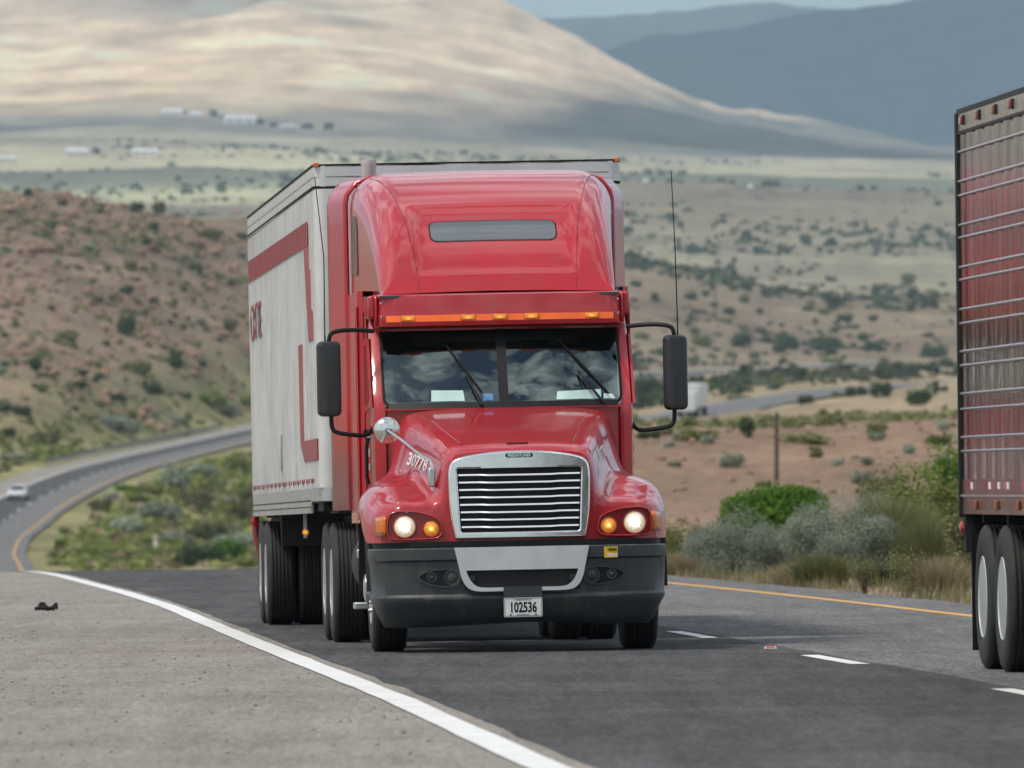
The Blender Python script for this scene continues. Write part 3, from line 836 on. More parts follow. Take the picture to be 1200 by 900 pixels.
# hood and fenders, lofted from the nose back to the cowl
HS = {  # station y -> half profile (x, z) from the crown outward and down
    .165: [(0, 1.600), (.30, 1.592), (.49, 1.575), (.555, 1.52), (.590, 1.37), (.612, 1.23), (.69, 1.180), (.88, 1.172), (1.03, 1.150), (1.09, 1.07), (1.10, .885)],
    .24: [(0, 1.640), (.30, 1.634), (.50, 1.615), (.575, 1.565), (.615, 1.42), (.640, 1.27), (.70, 1.215), (.90, 1.205), (1.06, 1.180), (1.13, 1.10), (1.145, .885)],
    .50: [(0, 1.705), (.31, 1.698), (.53, 1.678), (.610, 1.63), (.655, 1.48), (.685, 1.34), (.74, 1.285), (.95, 1.265), (1.09, 1.225), (1.17, 1.12), (1.19, .885)],
    .80: [(0, 1.770), (.33, 1.763), (.57, 1.742), (.655, 1.69), (.700, 1.54), (.735, 1.41), (.79, 1.360), (1.00, 1.335), (1.13, 1.28), (1.20, 1.17), (1.215, .98)],
    1.25: [(0, 1.855), (.36, 1.848), (.62, 1.825), (.715, 1.77), (.765, 1.60), (.810, 1.46), (.86, 1.410), (1.02, 1.375), (1.15, 1.315), (1.212, 1.20), (1.222, 1.14)],
    1.55: [(0, 1.915), (.42, 1.905), (.69, 1.88), (.780, 1.83), (.830, 1.65), (.880, 1.48), (.92, 1.42), (1.04, 1.375), (1.15, 1.31), (1.212, 1.20), (1.222, 1.02)],
    1.85: [(0, 1.965), (.45, 1.955), (.74, 1.93), (.835, 1.88), (.885, 1.70), (.930, 1.50), (.97, 1.43), (1.06, 1.370), (1.15, 1.30), (1.205, 1.18), (1.215, .88)]}
def arch(y):
    d = abs(y - 1.27)
    return .50 + math.sqrt(max(.62 ** 2 - d * d, 0)) if d < .62 else .86
hk = sorted(HS)
NP = 60
prof = [spline(HS[y], NP) for y in hk]
ysm = np.concatenate([np.linspace(.165, .24, 5), np.linspace(.27, .5, 8)[:-1], np.linspace(.5, 1.85, 34)])
hr = []
pf = np.array(prof)                                  # station, point, (x, z)
pi = pchip(hk, pf.reshape(len(hk), -1), ysm).reshape(len(ysm), NP, 2)
for i, y in enumerate(ysm):
    half = pi[i].copy()
    zb = arch(y) if y > .66 else .885
    low = half[:, 1] < zb
    half[:, 1] = np.maximum(half[:, 1], zb)
    bow = lambda x: .10 * (x / 1.1) ** 2 * max(0, 1 - (y - .165) / 1.2)     # nose bows back to the sides
    row = [(-x, y + bow(x) + (.16 * max(0, abs(x) - .98) / .2 * max(0, 1 - (y - .165) / .5) if abs(x) > .98 else 0), z) for x, z in half[::-1]]
    row += [(x, y + bow(x) + (.16 * max(0, abs(x) - .98) / .2 * max(0, 1 - (y - .165) / .5) if abs(x) > .98 else 0), z) for x, z in half[1:]]
    hr.append(row)
A_ = np.array(hr)
for it in range(2):
    A_[:, 2:-2] = .5 * A_[:, 2:-2] + .25 * (A_[:, 1:-3] + A_[:, 3:-1])
for it in range(2):
    A_[2:-1] = .5 * A_[2:-1] + .25 * (A_[1:-2] + A_[3:])
hr = [[tuple(p) for p in r] for r in A_]
first = hr[0]
cap = []
for t in (1.0, .85, .68, .50, .33, .16, 0.0):
    r = []
    for (x, y, z) in first:
        zb = .885
        zz = zb + (z - zb) * t
        r.append((x, y - .012 * math.sin(min(1, (1 - t) * 3) * math.pi / 2), zz))
    cap.append(r)
hood = MB().grid(cap[::-1][:-1] + hr).build('hood', M['red'], truck, smooth=50)
# pressed crease lines and the small intake slot on the hood
for s in (-1, 1):
    MB().tube([(s * .44, .34, 1.662), (s * .52, .80, 1.747), (s * .60, 1.3, 1.838), (s * .68, 1.75, 1.918)], .006, 6).build('hood_crease', M['red'], hood)
MB().box((0, .30, 1.658), (.17, .03, .012)).build('hood_slot', M['black'], hood)

# headlamp cluster
def front_y(x): return .153 + .10 * (x / 1.1) ** 2
for s in (-1, 1):
    ho_ = [(.612, .952), (.66, .912), (.98, .905), (1.048, .93), (1.052, 1.06), (1.02, 1.125), (.90, 1.140), (.74, 1.112), (.635, 1.055)]
    ho_ = spline(ho_ + [ho_[0]], 60)[:-1]
    hi_ = [(.835 + (x - .835) * .945, 1.02 + (z - 1.02) * .885) for x, z in ho_]
    pod = plate('headlamp_housing', [ho_, hi_], lambda u, w, t, s=s: (s * u, front_y(u) - .040 + t * .06, w), 1, M['red'], truck)
    bv = pod.modifiers.new('bevel', 'BEVEL'); bv.width = .008; bv.segments = 2; bv.limit_method = 'ANGLE'; bv.angle_limit = math.radians(50)
    plate('housing_back', [hi_], lambda u, w, t, s=s: (s * u, front_y(u) - .014 + t * .02, w), 1, M['red_dark'], pod)
    hc = (s * .915, front_y(.915) - .012, 1.012)
    MB().lathe([(.098, 0), (.097, .012), (.091, .014), (.087, .004)], (hc[0], hc[1] - .012, hc[2]), (0, -1, 0), 36).build('lamp_rim', M['red_dark'], pod, 30)
    MB().lathe([(.087, -.01), (.085, .004), (.065, .015), (.04, .021), (.0, .023)], (hc[0], hc[1] - .012, hc[2]), (0, -1, 0), 36).build('headlight', M['head'], truck, 60)
    MB().lathe([(.022, .0), (.018, .006), (0, .008)], (hc[0], hc[1] - .037, hc[2] + .012), (0, -1, 0), 20).build('bulb', M['bulb'], pod, 60)
    sc_ = (s * .705, front_y(.705) - .010, .992)
    MB().lathe([(.073, 0), (.072, .010), (.068, .012), (.065, .004)], (sc_[0], sc_[1] - .01, sc_[2]), (0, -1, 0), 30).build('lamp_rim', M['red_dark'], pod, 30)
    ts = MB().lathe([(.065, -.01), (.063, .004), (.045, .014), (.0, .02)], (sc_[0], sc_[1] - .01, sc_[2]), (0, -1, 0), 30).build('turn_signal', M['amber'], truck, 60)
    MB().lathe([(.014, .018), (.012, .026), (0, .027)], (sc_[0], sc_[1] - .01, sc_[2]), (0, -1, 0), 14).build('bulb_cap', M['bulb_amber'], ts, 60)
    # wrap-round side marker
    mkp = []
    for a in np.linspace(0, 1, 8):
        x = 1.062 + .078 * a; y = front_y(1.06) - .004 + .03 * a + .17 * a ** 2.2
        mkp.append([(s * x, y - (.012 if 0 < k < 4 else 0.0), .945 + .04 * k * (1 - .12 * a)) for k in range(5)])
    MB().grid(mkp).build('side_marker', M['amber_off'], truck, 60, solid=.02)

# grille
def gy(x, z): return .138 + .10 * (x / 1.1) ** 2 + (z - .9) * .020
def gmap(off, th): return lambda u, w, t: (u, gy(u, w) - off + t * th, w)
outer = spline([(-.520, .905), (-.553, 1.10), (-.562, 1.30), (-.560, 1.44), (-.535, 1.515), (-.46, 1.553), (-.25, 1.588), (0, 1.598), (.25, 1.588), (.46, 1.553), (.535, 1.515), (.560, 1.44), (.562, 1.30), (.553, 1.10), (.520, .905)], 60)
inner = rrect(-.492, .492, .960, 1.462, .012, 2)
inner = [((x * (1 - .045 * (1.462 - z) / .5)), z) for x, z in inner]
gsur = plate('grille_surround', [outer, inner], gmap(.045, .05), 1, M['chrome2'], truck)
bv = gsur.modifiers.new('bevel', 'BEVEL'); bv.width = .014; bv.segments = 3; bv.limit_method = 'ANGLE'; bv.angle_limit = math.radians(50)
plate('grille_back', [[(-.50, .95), (.50, .95), (.50, 1.47), (-.50, 1.47)]], gmap(-.004, .004), 1, M['mesh'], truck)
for k in range(8):
    z = 1.412 - k * .0590
    pts = []
    for x in np.linspace(-.485, .485, 31):
        w = 1 / (1 + math.exp((abs(x) - .285) / .015))
        xx = x * (1 - .045 * (1.462 - z) / .5)
        pts.append((xx, gy(x, z) - .026 - .014 * w, z - .0045 * w))
    prof_ = []
    for p in pts: prof_.append([(p[0], p[1] - .014, p[2] - .0065), (p[0], p[1] - .013, p[2] - .003), (p[0], p[1] - .006, p[2] + .0065), (p[0], p[1] + .014, p[2] + .007), (p[0], p[1] + .014, p[2] - .0065)])
    MB().grid(prof_, closed=True).build('grille_bar', M['satin'], gsur, 40)
for s in (-1, 1):
    MB().box((s * .285, gy(.285, 1.2) - .004, 1.21), (.03, .02, .50)).build('grille_upright', M['black'], gsur)
# raised centre of the chrome brow and the name badge
plate('grille_brow', [[(-.300, 1.464), (.300, 1.464), (.345, 1.540), (-.345, 1.540)]], gmap(.056, .015), 1, M['chrome2'], gsur)
bdg = plate('badge', [rrect(-.135, .135, 1.528, 1.592, .030, 6)], gmap(.066, .015), 1, M['chrome'], truck)
plate('badge_field', [rrect(-.110, .110, 1.543, 1.577, .016, 6)], gmap(.069, .004), 1, M['ink'], bdg)
text_part('badge_lettering', 'FREIGHTLINER', .034, lambda u, w, t: (u, gy(u, w) - .0705 + t, w), M['chrome'], bdg, 0, 1.560, .003, width=.185, bold=.0008)

# bumper, one moulded piece bent round the front
def plan(u):      # u in -1..1 along the bumper
    a = abs(u); s = 1 if u >= 0 else -1
    P = _bplan
    k = a * (len(P) - 1); i = min(int(k), len(P) - 2); f = k - i
    return s * (P[i][0] * (1 - f) + P[i + 1][0] * f), P[i][1] * (1 - f) + P[i + 1][1] * f
_bplan = spline([(0, 0), (.5, .012), (.8, .05), (1.0, .13), (1.12, .25), (1.175, .42), (1.19, .72)], 80)
brow = []
for (z, dx, dy) in [(.832, .985, .06), (.838, .992, .012), (.828, 1.0, 0), (.745, 1.0, 0), (.728, .994, .022), (.60, .990, .026), (.47, .985, .028), (.448, .990, .008), (.425, .985, .006), (.38, .965, .03), (.30, .935, .075), (.235, .905, .13), (.21, .89, .22)]:
    r = []
    for u in np.linspace(-1, 1, 121):
        x, y = plan(u)
        zz = z
        if z < .4: zz = z + (.03 * (1 - min(1, abs(x) / .8)) if z < .3 else 0)
        r.append((x * dx, y + dy, zz))
    brow.append(r)
bump = MB().grid(brow).build('bumper', M['bumper'], truck, 40)
def by(x): return float(np.interp(abs(x), [p[0] for p in _bplan], [p[1] for p in _bplan]))
def bmap(off, th): return lambda u, w, t: (u, by(u) - off + t * th, w)
ins_o = spline([(-.535, .838), (-.505, .70), (-.475, .58), (-.43, .515), (-.36, .490), (-.15, .487)], 24) + [(.15, .487)] + spline([(.15, .487), (.36, .490), (.43, .515), (.475, .58), (.505, .70), (.535, .838)], 24)[1:]
ins_h = spline([(-.445, .655), (-.425, .60), (-.385, .545), (-.33, .520), (-.15, .5165)], 16) + [(-.15, .505), (.15, .505)] + spline([(.15, .5165), (.33, .520), (.385, .545), (.425, .60), (.445, .655)], 16)
plate('bumper_insert', [ins_o, ins_h], bmap(.030, .05), 1, M['silver'], bump)
plate('intake_shade_panel', [[(-.46, .50), (.46, .50), (.46, .67), (-.46, .67)]], bmap(-.008, .008), 1, M['mesh'], bump)  # flat black panel painting the shade inside the bumper opening
plate('plate_holder', [[(-.152, .434), (.152, .434), (.152, .522), (-.152, .522)]], bmap(.034, .05), 1, M['bumper'], bump)
for s in (-1, 1):
    MB().lathe([(.03, 0), (.028, .02), (.0, .024)], (s * .40, .0, .585), (0, -1, 0), 14).build('tow_eye', M['chassis'], bump, 50)
    el = [(.655 + .165 * math.cos(a) * (1.0 if math.cos(a) < 0 else 1.0), .603 + .075 * math.sin(a) * (.62 + .38 * (math.cos(a) < 0) + .0) - .012 * math.cos(a)) for a in np.linspace(0, 2 * math.pi, 40, endpoint=False)]
    el = spline([(.475, .60), (.49, .648), (.55, .672), (.66, .672), (.76, .655), (.825, .618), (.815, .588), (.74, .548), (.62, .525), (.52, .535), (.475, .60)], 48)[:-1]
    inn = [(.648 + (x - .648) * .90, .60 + (z - .60) * .84) for x, z in el]
    bez = plate('fog_lamp_bezel', [el, inn], lambda u, w, t, s=s: (s * u, by(u) + .026 - .016 + t * .02, w), 1, M['bumper'], bump)
    plate('fog_lamp_recess_shade', [inn], lambda u, w, t, s=s: (s * u, by(u) + .026 - .005 + t * .01, w), 1, M['black'], bump)  # black plate standing in for the shade of a hollow around the lamps
    for (x, z, r) in ((.555, .600, .052), (.715, .606, .030)):
        MB().lathe([(r + .012, 0), (r + .010, .014), (r, .014), (r * .9, .004), (r * .5, .012), (0, .016)], (s * x, by(x) + .022, z), (0, -1, 0), 28).build('fog_lamp', M['bumper'], bump, 35)
MB().grid([[(x, y + .012, z) for x, y, z in [(plan(u)[0] * .97, plan(u)[1] + .10, zz) for u in np.linspace(-1, 1, 61)]] for zz in (.836, .888)]).build('bumper_top_filler', M['black'], bump)

lp = plate('licence_plate', [rrect(-.1525, .1525, .2805, .4325, .012, 3)], bmap(.040, .006), 1, M['plate'], truck)
pm = lambda u, w, t: (u, by(u) - .0405 + t, w)
text_part('plate_number', '102536', .112, pm, M['ink'], lp, 0, .352, .002, bold=.0035, width=.205)
text_part('plate_state', 'NEBRASKA', .026, pm, M['ink'], lp, 0, .417, .002, width=.135)
plate('plate_edge', [rrect(-.147, .147, .286, .427, .010, 3), rrect(-.1435, .1435, .2895, .4235, .008, 3)], bmap(.041, .002), 1, M['ink'], lp)
for k in range(9): MB().box((-.045 + k * .011, by(0) - .0405, .2965), (.007, .002, .007)).build('plate_fine_print', M['ink'], lp, 0)
for x in (-.10, .10): MB().box((x, by(0) - .0405, .2985), (.016, .002, .010)).build('plate_tab', M['ink'], lp, 0)
st = plate('permit_sticker', [[(.655, .735), (.765, .735), (.765, .822), (.655, .822)]], bmap(.006, .004), 1, M['yellow'], truck)
for (z, h, m_) in ((.800, .026, 'ink'), (.757, .028, 'decal')):
    for k in range(6):
        MB().box((.668 + k * .0165, by(.71) - .008, z), (.0105, .002, h)).build('sticker_print', M[m_], st, 0)

# cab shell
def uprof(hw, zt, zb, rc, n=10):
    """inverted U section"""
    out = [(-hw, zb)]
    for k in range(n + 1):
        a = math.pi - (math.pi / 2) * k / n
        out.append((-hw + rc + rc * math.cos(a), zt - rc + rc * math.sin(a)))
    for k in range(n + 1):
        a = math.pi / 2 - (math.pi / 2) * k / n
        out.append((hw - rc + rc * math.cos(a), zt - rc + rc * math.sin(a)))
    out.append((hw, zb))
    return out
# lower cab: side walls with door and window openings, floor and back
def wsy(x, z): return 1.85 + (z - 1.97) * .72 + .16 * (x / 1.0) ** 2 - .030 * max(0, 1 - ((z - 2.31) / .36) ** 2)      # windscreen surface
cab = MB()
for s in (-1, 1):
    # A pillar, running down beside the hood
    rows = []
    for z in np.linspace(1.0, 2.90, 20):
        zz = max(z, 1.97)
        hw = 1.045 + .012 * math.sin((z - 1) * 1.6)
        rows.append([(s * (.955), wsy(.96, zz) + .010, z), (s * .985, wsy(.98, zz) + .004, z), (s * (hw - .012), wsy(1.03, zz) + .012, z), (s * hw, wsy(1.05, zz) + .05, z), (s * (hw + .012), wsy(1.05, zz) + .16, z)])
    cab.grid(rows)
    # side wall below and behind the door glass
    f0 = lambda z: wsy(1.05, max(z, 1.97)) + .16
    rows = []
    for z in (1.0, 1.3, 1.6, 1.9, 1.98):
        rows.append([(s * (1.057 + .012 * math.sin((z - 1) * 1.6)), y, z) for y in (f0(z), 2.6, 3.05)])
    cab.grid(rows)
    cab.grid([[(s * 1.068, y, z) for y in (f0(min(z, 2.62)) - .02, 2.62, 3.06)] for z in (2.52, 2.70, 2.9)])
    cab.grid([[(s * 1.068, y, z) for y in (2.95, 3.05)] for z in (1.98, 2.52)])
# cowl and header over the windscreen
cab.grid([[(x, wsy(x, 1.97) + dy, zz) for x in np.linspace(-.96, .96, 25)] for dy, zz in ((-.03, 1.955), (0.0, 1.972), (.05, 1.975))])
cab.grid([[(x, wsy(x, 2.62) + dy, zz) for x in np.linspace(-1.0, 1.0, 25)] for dy, zz in ((-.02, 2.60), (-.02, 2.70), (.3, 2.9))])
cab.grid([[(x, 1.88 + .17 * x * x, z) for x in np.linspace(-1.04, 1.04, 21)] for z in (1.0, 1.5, 1.972)])
cab.grid([[(x, y, 2.892) for x in np.linspace(-1.068, 1.068, 9)] for y in (2.36, 2.7, 3.1)])
cab = cab.build('cab', M['red'], truck, 40)
# sleeper box
sl = MB()
rows = []
for y in (3.05, 3.10, 3.6, 4.2, 4.72):
    hw = 1.07 if y < 3.08 else 1.115
    rows.append([(-hw, y, 1.05), (-hw, y, 2.2), (-hw, y, 2.95), (hw, y, 2.95), (hw, y, 2.2), (hw, y, 1.05)])
sl.grid(rows)
sl.grid([[(x, 4.715, z) for x in (-1.04, 0, 1.04)] for z in (1.0, 3.62)])
sleeper = sl.build('sleeper', M['red'], truck, 40)
for s in (-1, 1):
    MB().box((s * 1.122, 3.11, 1.95), (.012, .05, 1.75)).build('trim_rib', M['red'], sleeper, bevel=.004)
    for k in range(22): pass
    # raised body moulding in the red paint, one on each side
    MB().box((s * 1.120, 3.33, 1.95), (.014, .05, 1.75)).build('body_moulding', M['red'], sleeper, bevel=.004)
# roof fairing
RS = [(2.34, .955, 2.900, .06), (2.46, .960, 3.04, .12), (2.62, .966, 3.215, .18), (2.85, .975, 3.405, .22), (3.15, .992, 3.585, .25), (3.5, 1.015, 3.745, .27), (3.9, 1.05, 3.872, .28), (4.25, 1.075, 3.935, .28), (4.6, 1.085, 3.955, .28), (4.74, 1.085, 3.955, .28)]
ry = np.concatenate([np.linspace(2.34, 3.3, 44)[:-1], np.linspace(3.3, 4.74, 24)])
rs = pchip([r[0] for r in RS], np.array([r[1:] for r in RS]), ry)
rows = []
for y, (hw, zt, rc) in zip(ry, rs):
    pr = uprof(hw, zt, 2.88, min(rc, zt - 2.885), 12)
    pr = dense(pr, .07)[:-1] if False else pr
    top = [p for p in pr]
    # subdivide the flat top so the pressed panel can be shaped
    L, Rr = top[:14], top[14:]
    mid = [(x, zt) for x in np.linspace(top[13][0], top[14][0], 70)[1:-1]]
    sec = L + mid + Rr
    out = []
    for (x, z) in sec:
        crown = .020 * (1 - (x / hw) ** 2) if z > zt - .02 else 0
        px_ = max(0, 1 - (abs(x) / .68) ** 14) if abs(x) < .68 else 0
        py_ = max(0, 1 - abs((y - 2.86) / .39) ** 10) if abs(y - 2.86) < .39 else 0
        out.append((x, y, z + crown - .034 * px_ * py_))
    rows.append(out)
roof = MB().grid(rows).grid([[(p[0], p[1], p[2]) for p in rows[-1]], [(p[0] * .9, p[1], 2.9) for p in rows[-1]]]).build('roof_fairing', M['red'], truck, 50)
def roof_z(x, y):
    hw, zt, rc = pchip([r[0] for r in RS], np.array([r[1:] for r in RS]), [y])[0]
    ax = abs(x)
    z = zt if ax < hw - rc else zt - rc + math.sqrt(max(rc * rc - (ax - hw + rc) ** 2, 0))
    crown = .020 * (1 - (x / hw) ** 2) if z > zt - .02 else 0
    px_ = max(0, 1 - (ax / .68) ** 14) if ax < .68 else 0
    py_ = max(0, 1 - abs((y - 2.86) / .39) ** 10) if abs(y - 2.86) < .39 else 0
    return z + crown - .034 * px_ * py_
for s in (-1, 1):
    pts = [(s * (.640 + .245 * ((y - 2.36) / 1.7) ** 1.25 * (1 if y < 4.06 else 1)), y) for y in np.linspace(2.36, 4.3, 30)]
    MB().tube([(x, y, roof_z(x, y) + .0005) for x, y in pts], .0022, 5).build('panel_seam', M['seam'], roof, 0)
    # side window high on the sleeper
    wp = rrect(3.98, 4.44, 3.10, 3.60, (.05, .05, .10, .14), 5)
    plate('sleeper_window', [wp], lambda u, w, t, s=s: (s * (float(np.interp(u, [3.9, 4.25, 4.6], [1.05, 1.075, 1.085])) + .008 - t * .012), u, w), 1, M['dglass'], truck)
    # side extender behind the sleeper
    ex_ = []
    for y in np.linspace(4.70, 5.22, 8):
        k = (y - 4.7) / .52
        xo = 1.09 + .125 * k
        rowp = [(s * (xo + .035), y, z) for z in (1.16, 2.0, 2.9, 3.55, 3.72)]
        rowp += [(s * (xo + .02), y, 3.80), (s * (xo - .06), y, 3.90), (s * (xo - .20), y, 3.955), (s * (xo - .40), y, 3.965)]
        ex_.append(rowp)
    MB().grid(ex_).build('side_extender', M['red'], truck, 40, solid=.03)
RW0, RW1 = 2.765, 3.045
rows = []
for w in np.linspace(RW0 + .012, RW1 - .012, 15):
    dd = min(w - RW0 - .012, RW1 - .012 - w); rr_ = .066
    hw = .512 - (rr_ - math.sqrt(max(rr_ ** 2 - (rr_ - dd) ** 2, 0)) if dd < rr_ else 0)
    rows.append([(u, w, roof_z(u, w) + .004) for u in np.linspace(-hw, hw, 41)])
MB().grid(rows).build('roof_window', M['roof_glass'], truck, 60)
plate('roof_window_seal', [rrect(-.524, .524, RW0 + .010, RW1 - .010, .070, 6), rrect(-.515, .515, RW0 + .02, RW1 - .02, .065, 6)], lambda u, w, t: (u, w, roof_z(u, w) + .004 - t * .008), 1, M['rubber'], roof, step=.05)

# sun visor with marker lamps
vs = []
for x in np.linspace(-1.01, 1.01, 41):
    d = .10 * (x / 1.0) ** 2 + .10 * max(0, (abs(x) - .93) / .08) ** 2
    y = 2.10 + d
    vs.append([(x, y + .50, 2.912), (x, y + .24, 2.905), (x, y + .055, 2.895), (x, y + .035, 2.885), (x, y + .012, 2.74), (x, y + .004, 2.665), (x, y + .012, 2.640), (x, y + .04, 2.628), (x, y + .22, 2.640)])
visor = MB().grid(vs).build('sun_visor', M['red'], truck, 35)
MB().grid([[(x, 2.10 + .10 * x * x + dy, zz) for x in np.linspace(-.985, .985, 31)] for dy, zz in ((.030, 2.624), (.30, 2.632))]).build('visor_reflection_sheet', M['mesh'], visor, 0, solid=.004)  # black sheet added under the visor to darken its reflection in the panes
def vy(x, z): return 2.10 + .10 * x * x + float(np.interp(z, [2.64, 2.665, 2.74, 2.885], [.012, .004, .012, .035]))
def vmap(off, th): return lambda u, w, t: (u, vy(u, w) - off + t * th, w)
plate('orange_strip', [[(-.925, 2.674), (.925, 2.674), (.925, 2.726), (-.925, 2.726)]], vmap(.005, .006), 1, M['orange'], visor)
for x in (-.745, -.262, -.005, .252, .745):
    ml = MB().box((x, vy(x, 2.70) - .014, 2.702), (.108, .026, .040)).build('marker_lamp', M['amber'], visor, bevel=.008)
    MB().box((x, vy(x, 2.70) - .004, 2.702), (.125, .014, .052)).build('lamp_base', M['amber_off'], ml, bevel=.004)
for s in (-1, 1):
    MB().grid([[(s * 1.012, y, z) for y in np.linspace(2.26, 2.62, 5)] for z in (2.645, 2.70, 2.83, 2.90)]).build('visor_end', M['red'], visor, solid=.02)
    MB().box((s * 1.035, 2.50, 2.80), (.062, .40, .19)).build('pillar_cap', M['red'], cab, bevel=.02)
    br = MB()
    for z in (2.72, 2.83): br.lathe([(.010, 0), (.009, .006), (0, .007)], (s * .965, vy(.965, z) - .001, z), (0, -1, 0), 10)
    br.build('visor_bolt', M['dullchrome'], visor, 40)

# windscreen: two panes, divider, seal, dark header behind the glass
def wmap(off, th): return lambda u, w, t: (u, wsy(u, w) - off + t * th, w)
for s in (-1, 1):
    pane = MB().grid([[(s * x, wsy(x, z) - .004, z) for x in np.linspace(.035, .958, 24)] for z in np.linspace(1.985, 2.645, 20)]).build('windscreen_pane', M['glass'], truck, 80)
    if sum(p.normal.y for p in pane.data.polygons) > 0: pane.data.flip_normals()
plate('windscreen_seal', [rrect(-.975, .975, 1.968, 2.660, .09, 6), rrect(-.955, .955, 1.992, 2.640, .075, 6)], wmap(.010, .014), 1, M['rubber'], truck)
plate('windscreen_divider', [[(-.040, 1.99), (.040, 1.99), (.040, 2.645), (-.040, 2.645)]], wmap(.012, .014), 1, M['black'], truck)
hd = [(-.95, 2.65)] + spline([(-.93, 2.60), (-.80, 2.555), (-.62, 2.522), (-.3, 2.510), (0, 2.508), (.3, 2.510), (.62, 2.522), (.80, 2.555), (.93, 2.60)], 30) + [(.95, 2.65)]
plate('shade_band', [hd], wmap(.0075, .001), 1, M['ink'], truck)
plate('cowl_panel', [[(-.93, 1.962), (.93, 1.962), (.93, 2.012), (-.93, 2.012)]], wmap(.014, .02), 1, M['black'], truck)
def wiper(base, mid, tip, e1, e2):
    p = lambda q, o: (q[0], wsy(q[0], q[1]) - o, q[1])
    w = MB().tube([p(base, .03), p(((base[0] + mid[0]) / 2, (base[1] + mid[1]) / 2), .045), p(mid, .03)], [.013, .010, .008], 6).build('wiper_arm', M['black'], truck)
    MB().tube([p(e1, .018), p(((e1[0] + e2[0]) / 2, (e1[1] + e2[1]) / 2), .022), p(e2, .018)], [.006, .011, .006], 6).build('wiper_blade', M['rubber'], w)
wiper((-.185, 1.985), (-.30, 2.25), None, (-.175, 2.09), (-.455, 2.50))
wiper((.815, 1.985), (.62, 2.24), None, (.865, 2.06), (.465, 2.52))
MB().tube([(.70, wsy(.70, 2.0) - .03, 2.09), (.62, wsy(.62, 2.24) - .035, 2.25)], .006, 6).build('wiper_link', M['black'], truck)

# inside of the cab
cabin = MB()
cabin.box((0, 3.0, 2.25), (2.0, .03, 1.15)); cabin.box((0, 2.62, 1.60), (1.9, .8, .05)); cabin.box((0, 2.6, 2.88), (1.95, .8, .02))
cabin.build('cabin_lining', M['cabin'], truck)
MB().grid([[(x, wsy(x, 1.99) + dy, z) for x in np.linspace(-.93, .93, 13)] for dy, z in ((.03, 1.985), (.22, 2.02), (.36, 2.00), (.42, 1.75))]).build('dashboard', M['cabin'], truck, solid=.02)
for s in (-1, 1):
    sx = s * .55
    seat = MB().box((sx, 2.78, 2.15), (.48, .14, .62)).build('seat_back', M['seat'], truck, bevel=.05)
    MB().box((sx, 2.79, 2.56), (.28, .10, .18)).build('headrest', M['seat'], seat, bevel=.04)
stw = MB()
stw.tube([(.55 + .22 * math.cos(a), 2.42 + .08 * math.sin(a), 2.08 + .20 * math.sin(a)) for a in np.linspace(0, 2 * math.pi, 30)], .014, 8, False)
stw.tube([(.35, 2.42, 2.08), (.55, 2.44, 2.07), (.75, 2.42, 2.08)], .014, 6)
stw.build('steering_wheel', M['black'], truck)

# doors: glass, frame, handle, lettering
for s in (-1, 1):
    dl = [(2.10, 2.03), (2.92, 1.99), (2.92, 2.51), (2.46, 2.51)]
    X_ = lambda w: 1.062 + .010
    dw = plate('door_window', [dl], lambda u, w, t, s=s: (s * (1.070 - t * .012), u, w), 1, M['dglass'], truck)
    fr_o = [(2.04, 1.985), (2.96, 1.95), (2.96, 2.55), (2.43, 2.55)]
    plate('door_frame', [fr_o, [(2.12, 2.04), (2.90, 2.0), (2.90, 2.50), (2.46, 2.50)]], lambda u, w, t, s=s: (s * (1.078 - t * .02), u, w), 1, M['red'], truck)
    MB().box((s * 1.085, 2.82, 1.80), (.03, .14, .03)).build('door_handle', M['black'], truck, bevel=.006)
    MB().box((s * 1.071, 3.02, 1.90), (.006, .012, 1.75)).build('door_gap', M['rubber'], truck)
    if s < 0: MB().tube([(s * 1.10, 2.02, 1.74), (s * 1.115, 2.02, 1.66), (s * 1.115, 2.02, 1.42), (s * 1.10, 2.02, 1.36)], .016, 8).build('grab_bar', M['black'], truck)
    dm = MB()
    for r in range(3):
        for c in range(7):
            dm.box((s * 1.0755, 2.28 + c * .065, 1.735 - r * .115), (.004, .042, .05 if r != 1 else .065))
    dm.build('door_lettering', M['grey_decal'], truck, 0)

# fleet number on both flanks of the hood
hood_bvh = None
from mathutils.bvhtree import BVHTree
hood_bvh = BVHTree.FromPolygons([tuple(v.co) for v in hood.data.vertices], [tuple(p.vertices) for p in hood.data.polygons])
def hood_side(s):
    def fm(u, w, t):
        hit_ = hood_bvh.ray_cast(Vector((s * 3.0, u, w)), Vector((-s, 0, 0)))
        x = hit_[0].x if hit_[0] else s * .7
        return (x + s * (.003 + max(t, 0)), u, w)
    return fm
for s in (-1, 1):
    fm = hood_side(s)
    if s > 0: text_part('fleet_number', '30778', .135, lambda u, w, t: fm(.93 + u, w + u * .10, t), M['decal'], truck, 0, 1.565, .002, width=.58, bold=.003)
    else: text_part('fleet_number', '30778', .135, lambda u, w, t, fm=fm: fm(1.07 - u, w - u * .10, t), M['decal'], truck, 0, 1.525, .002, width=.66, bold=.003)

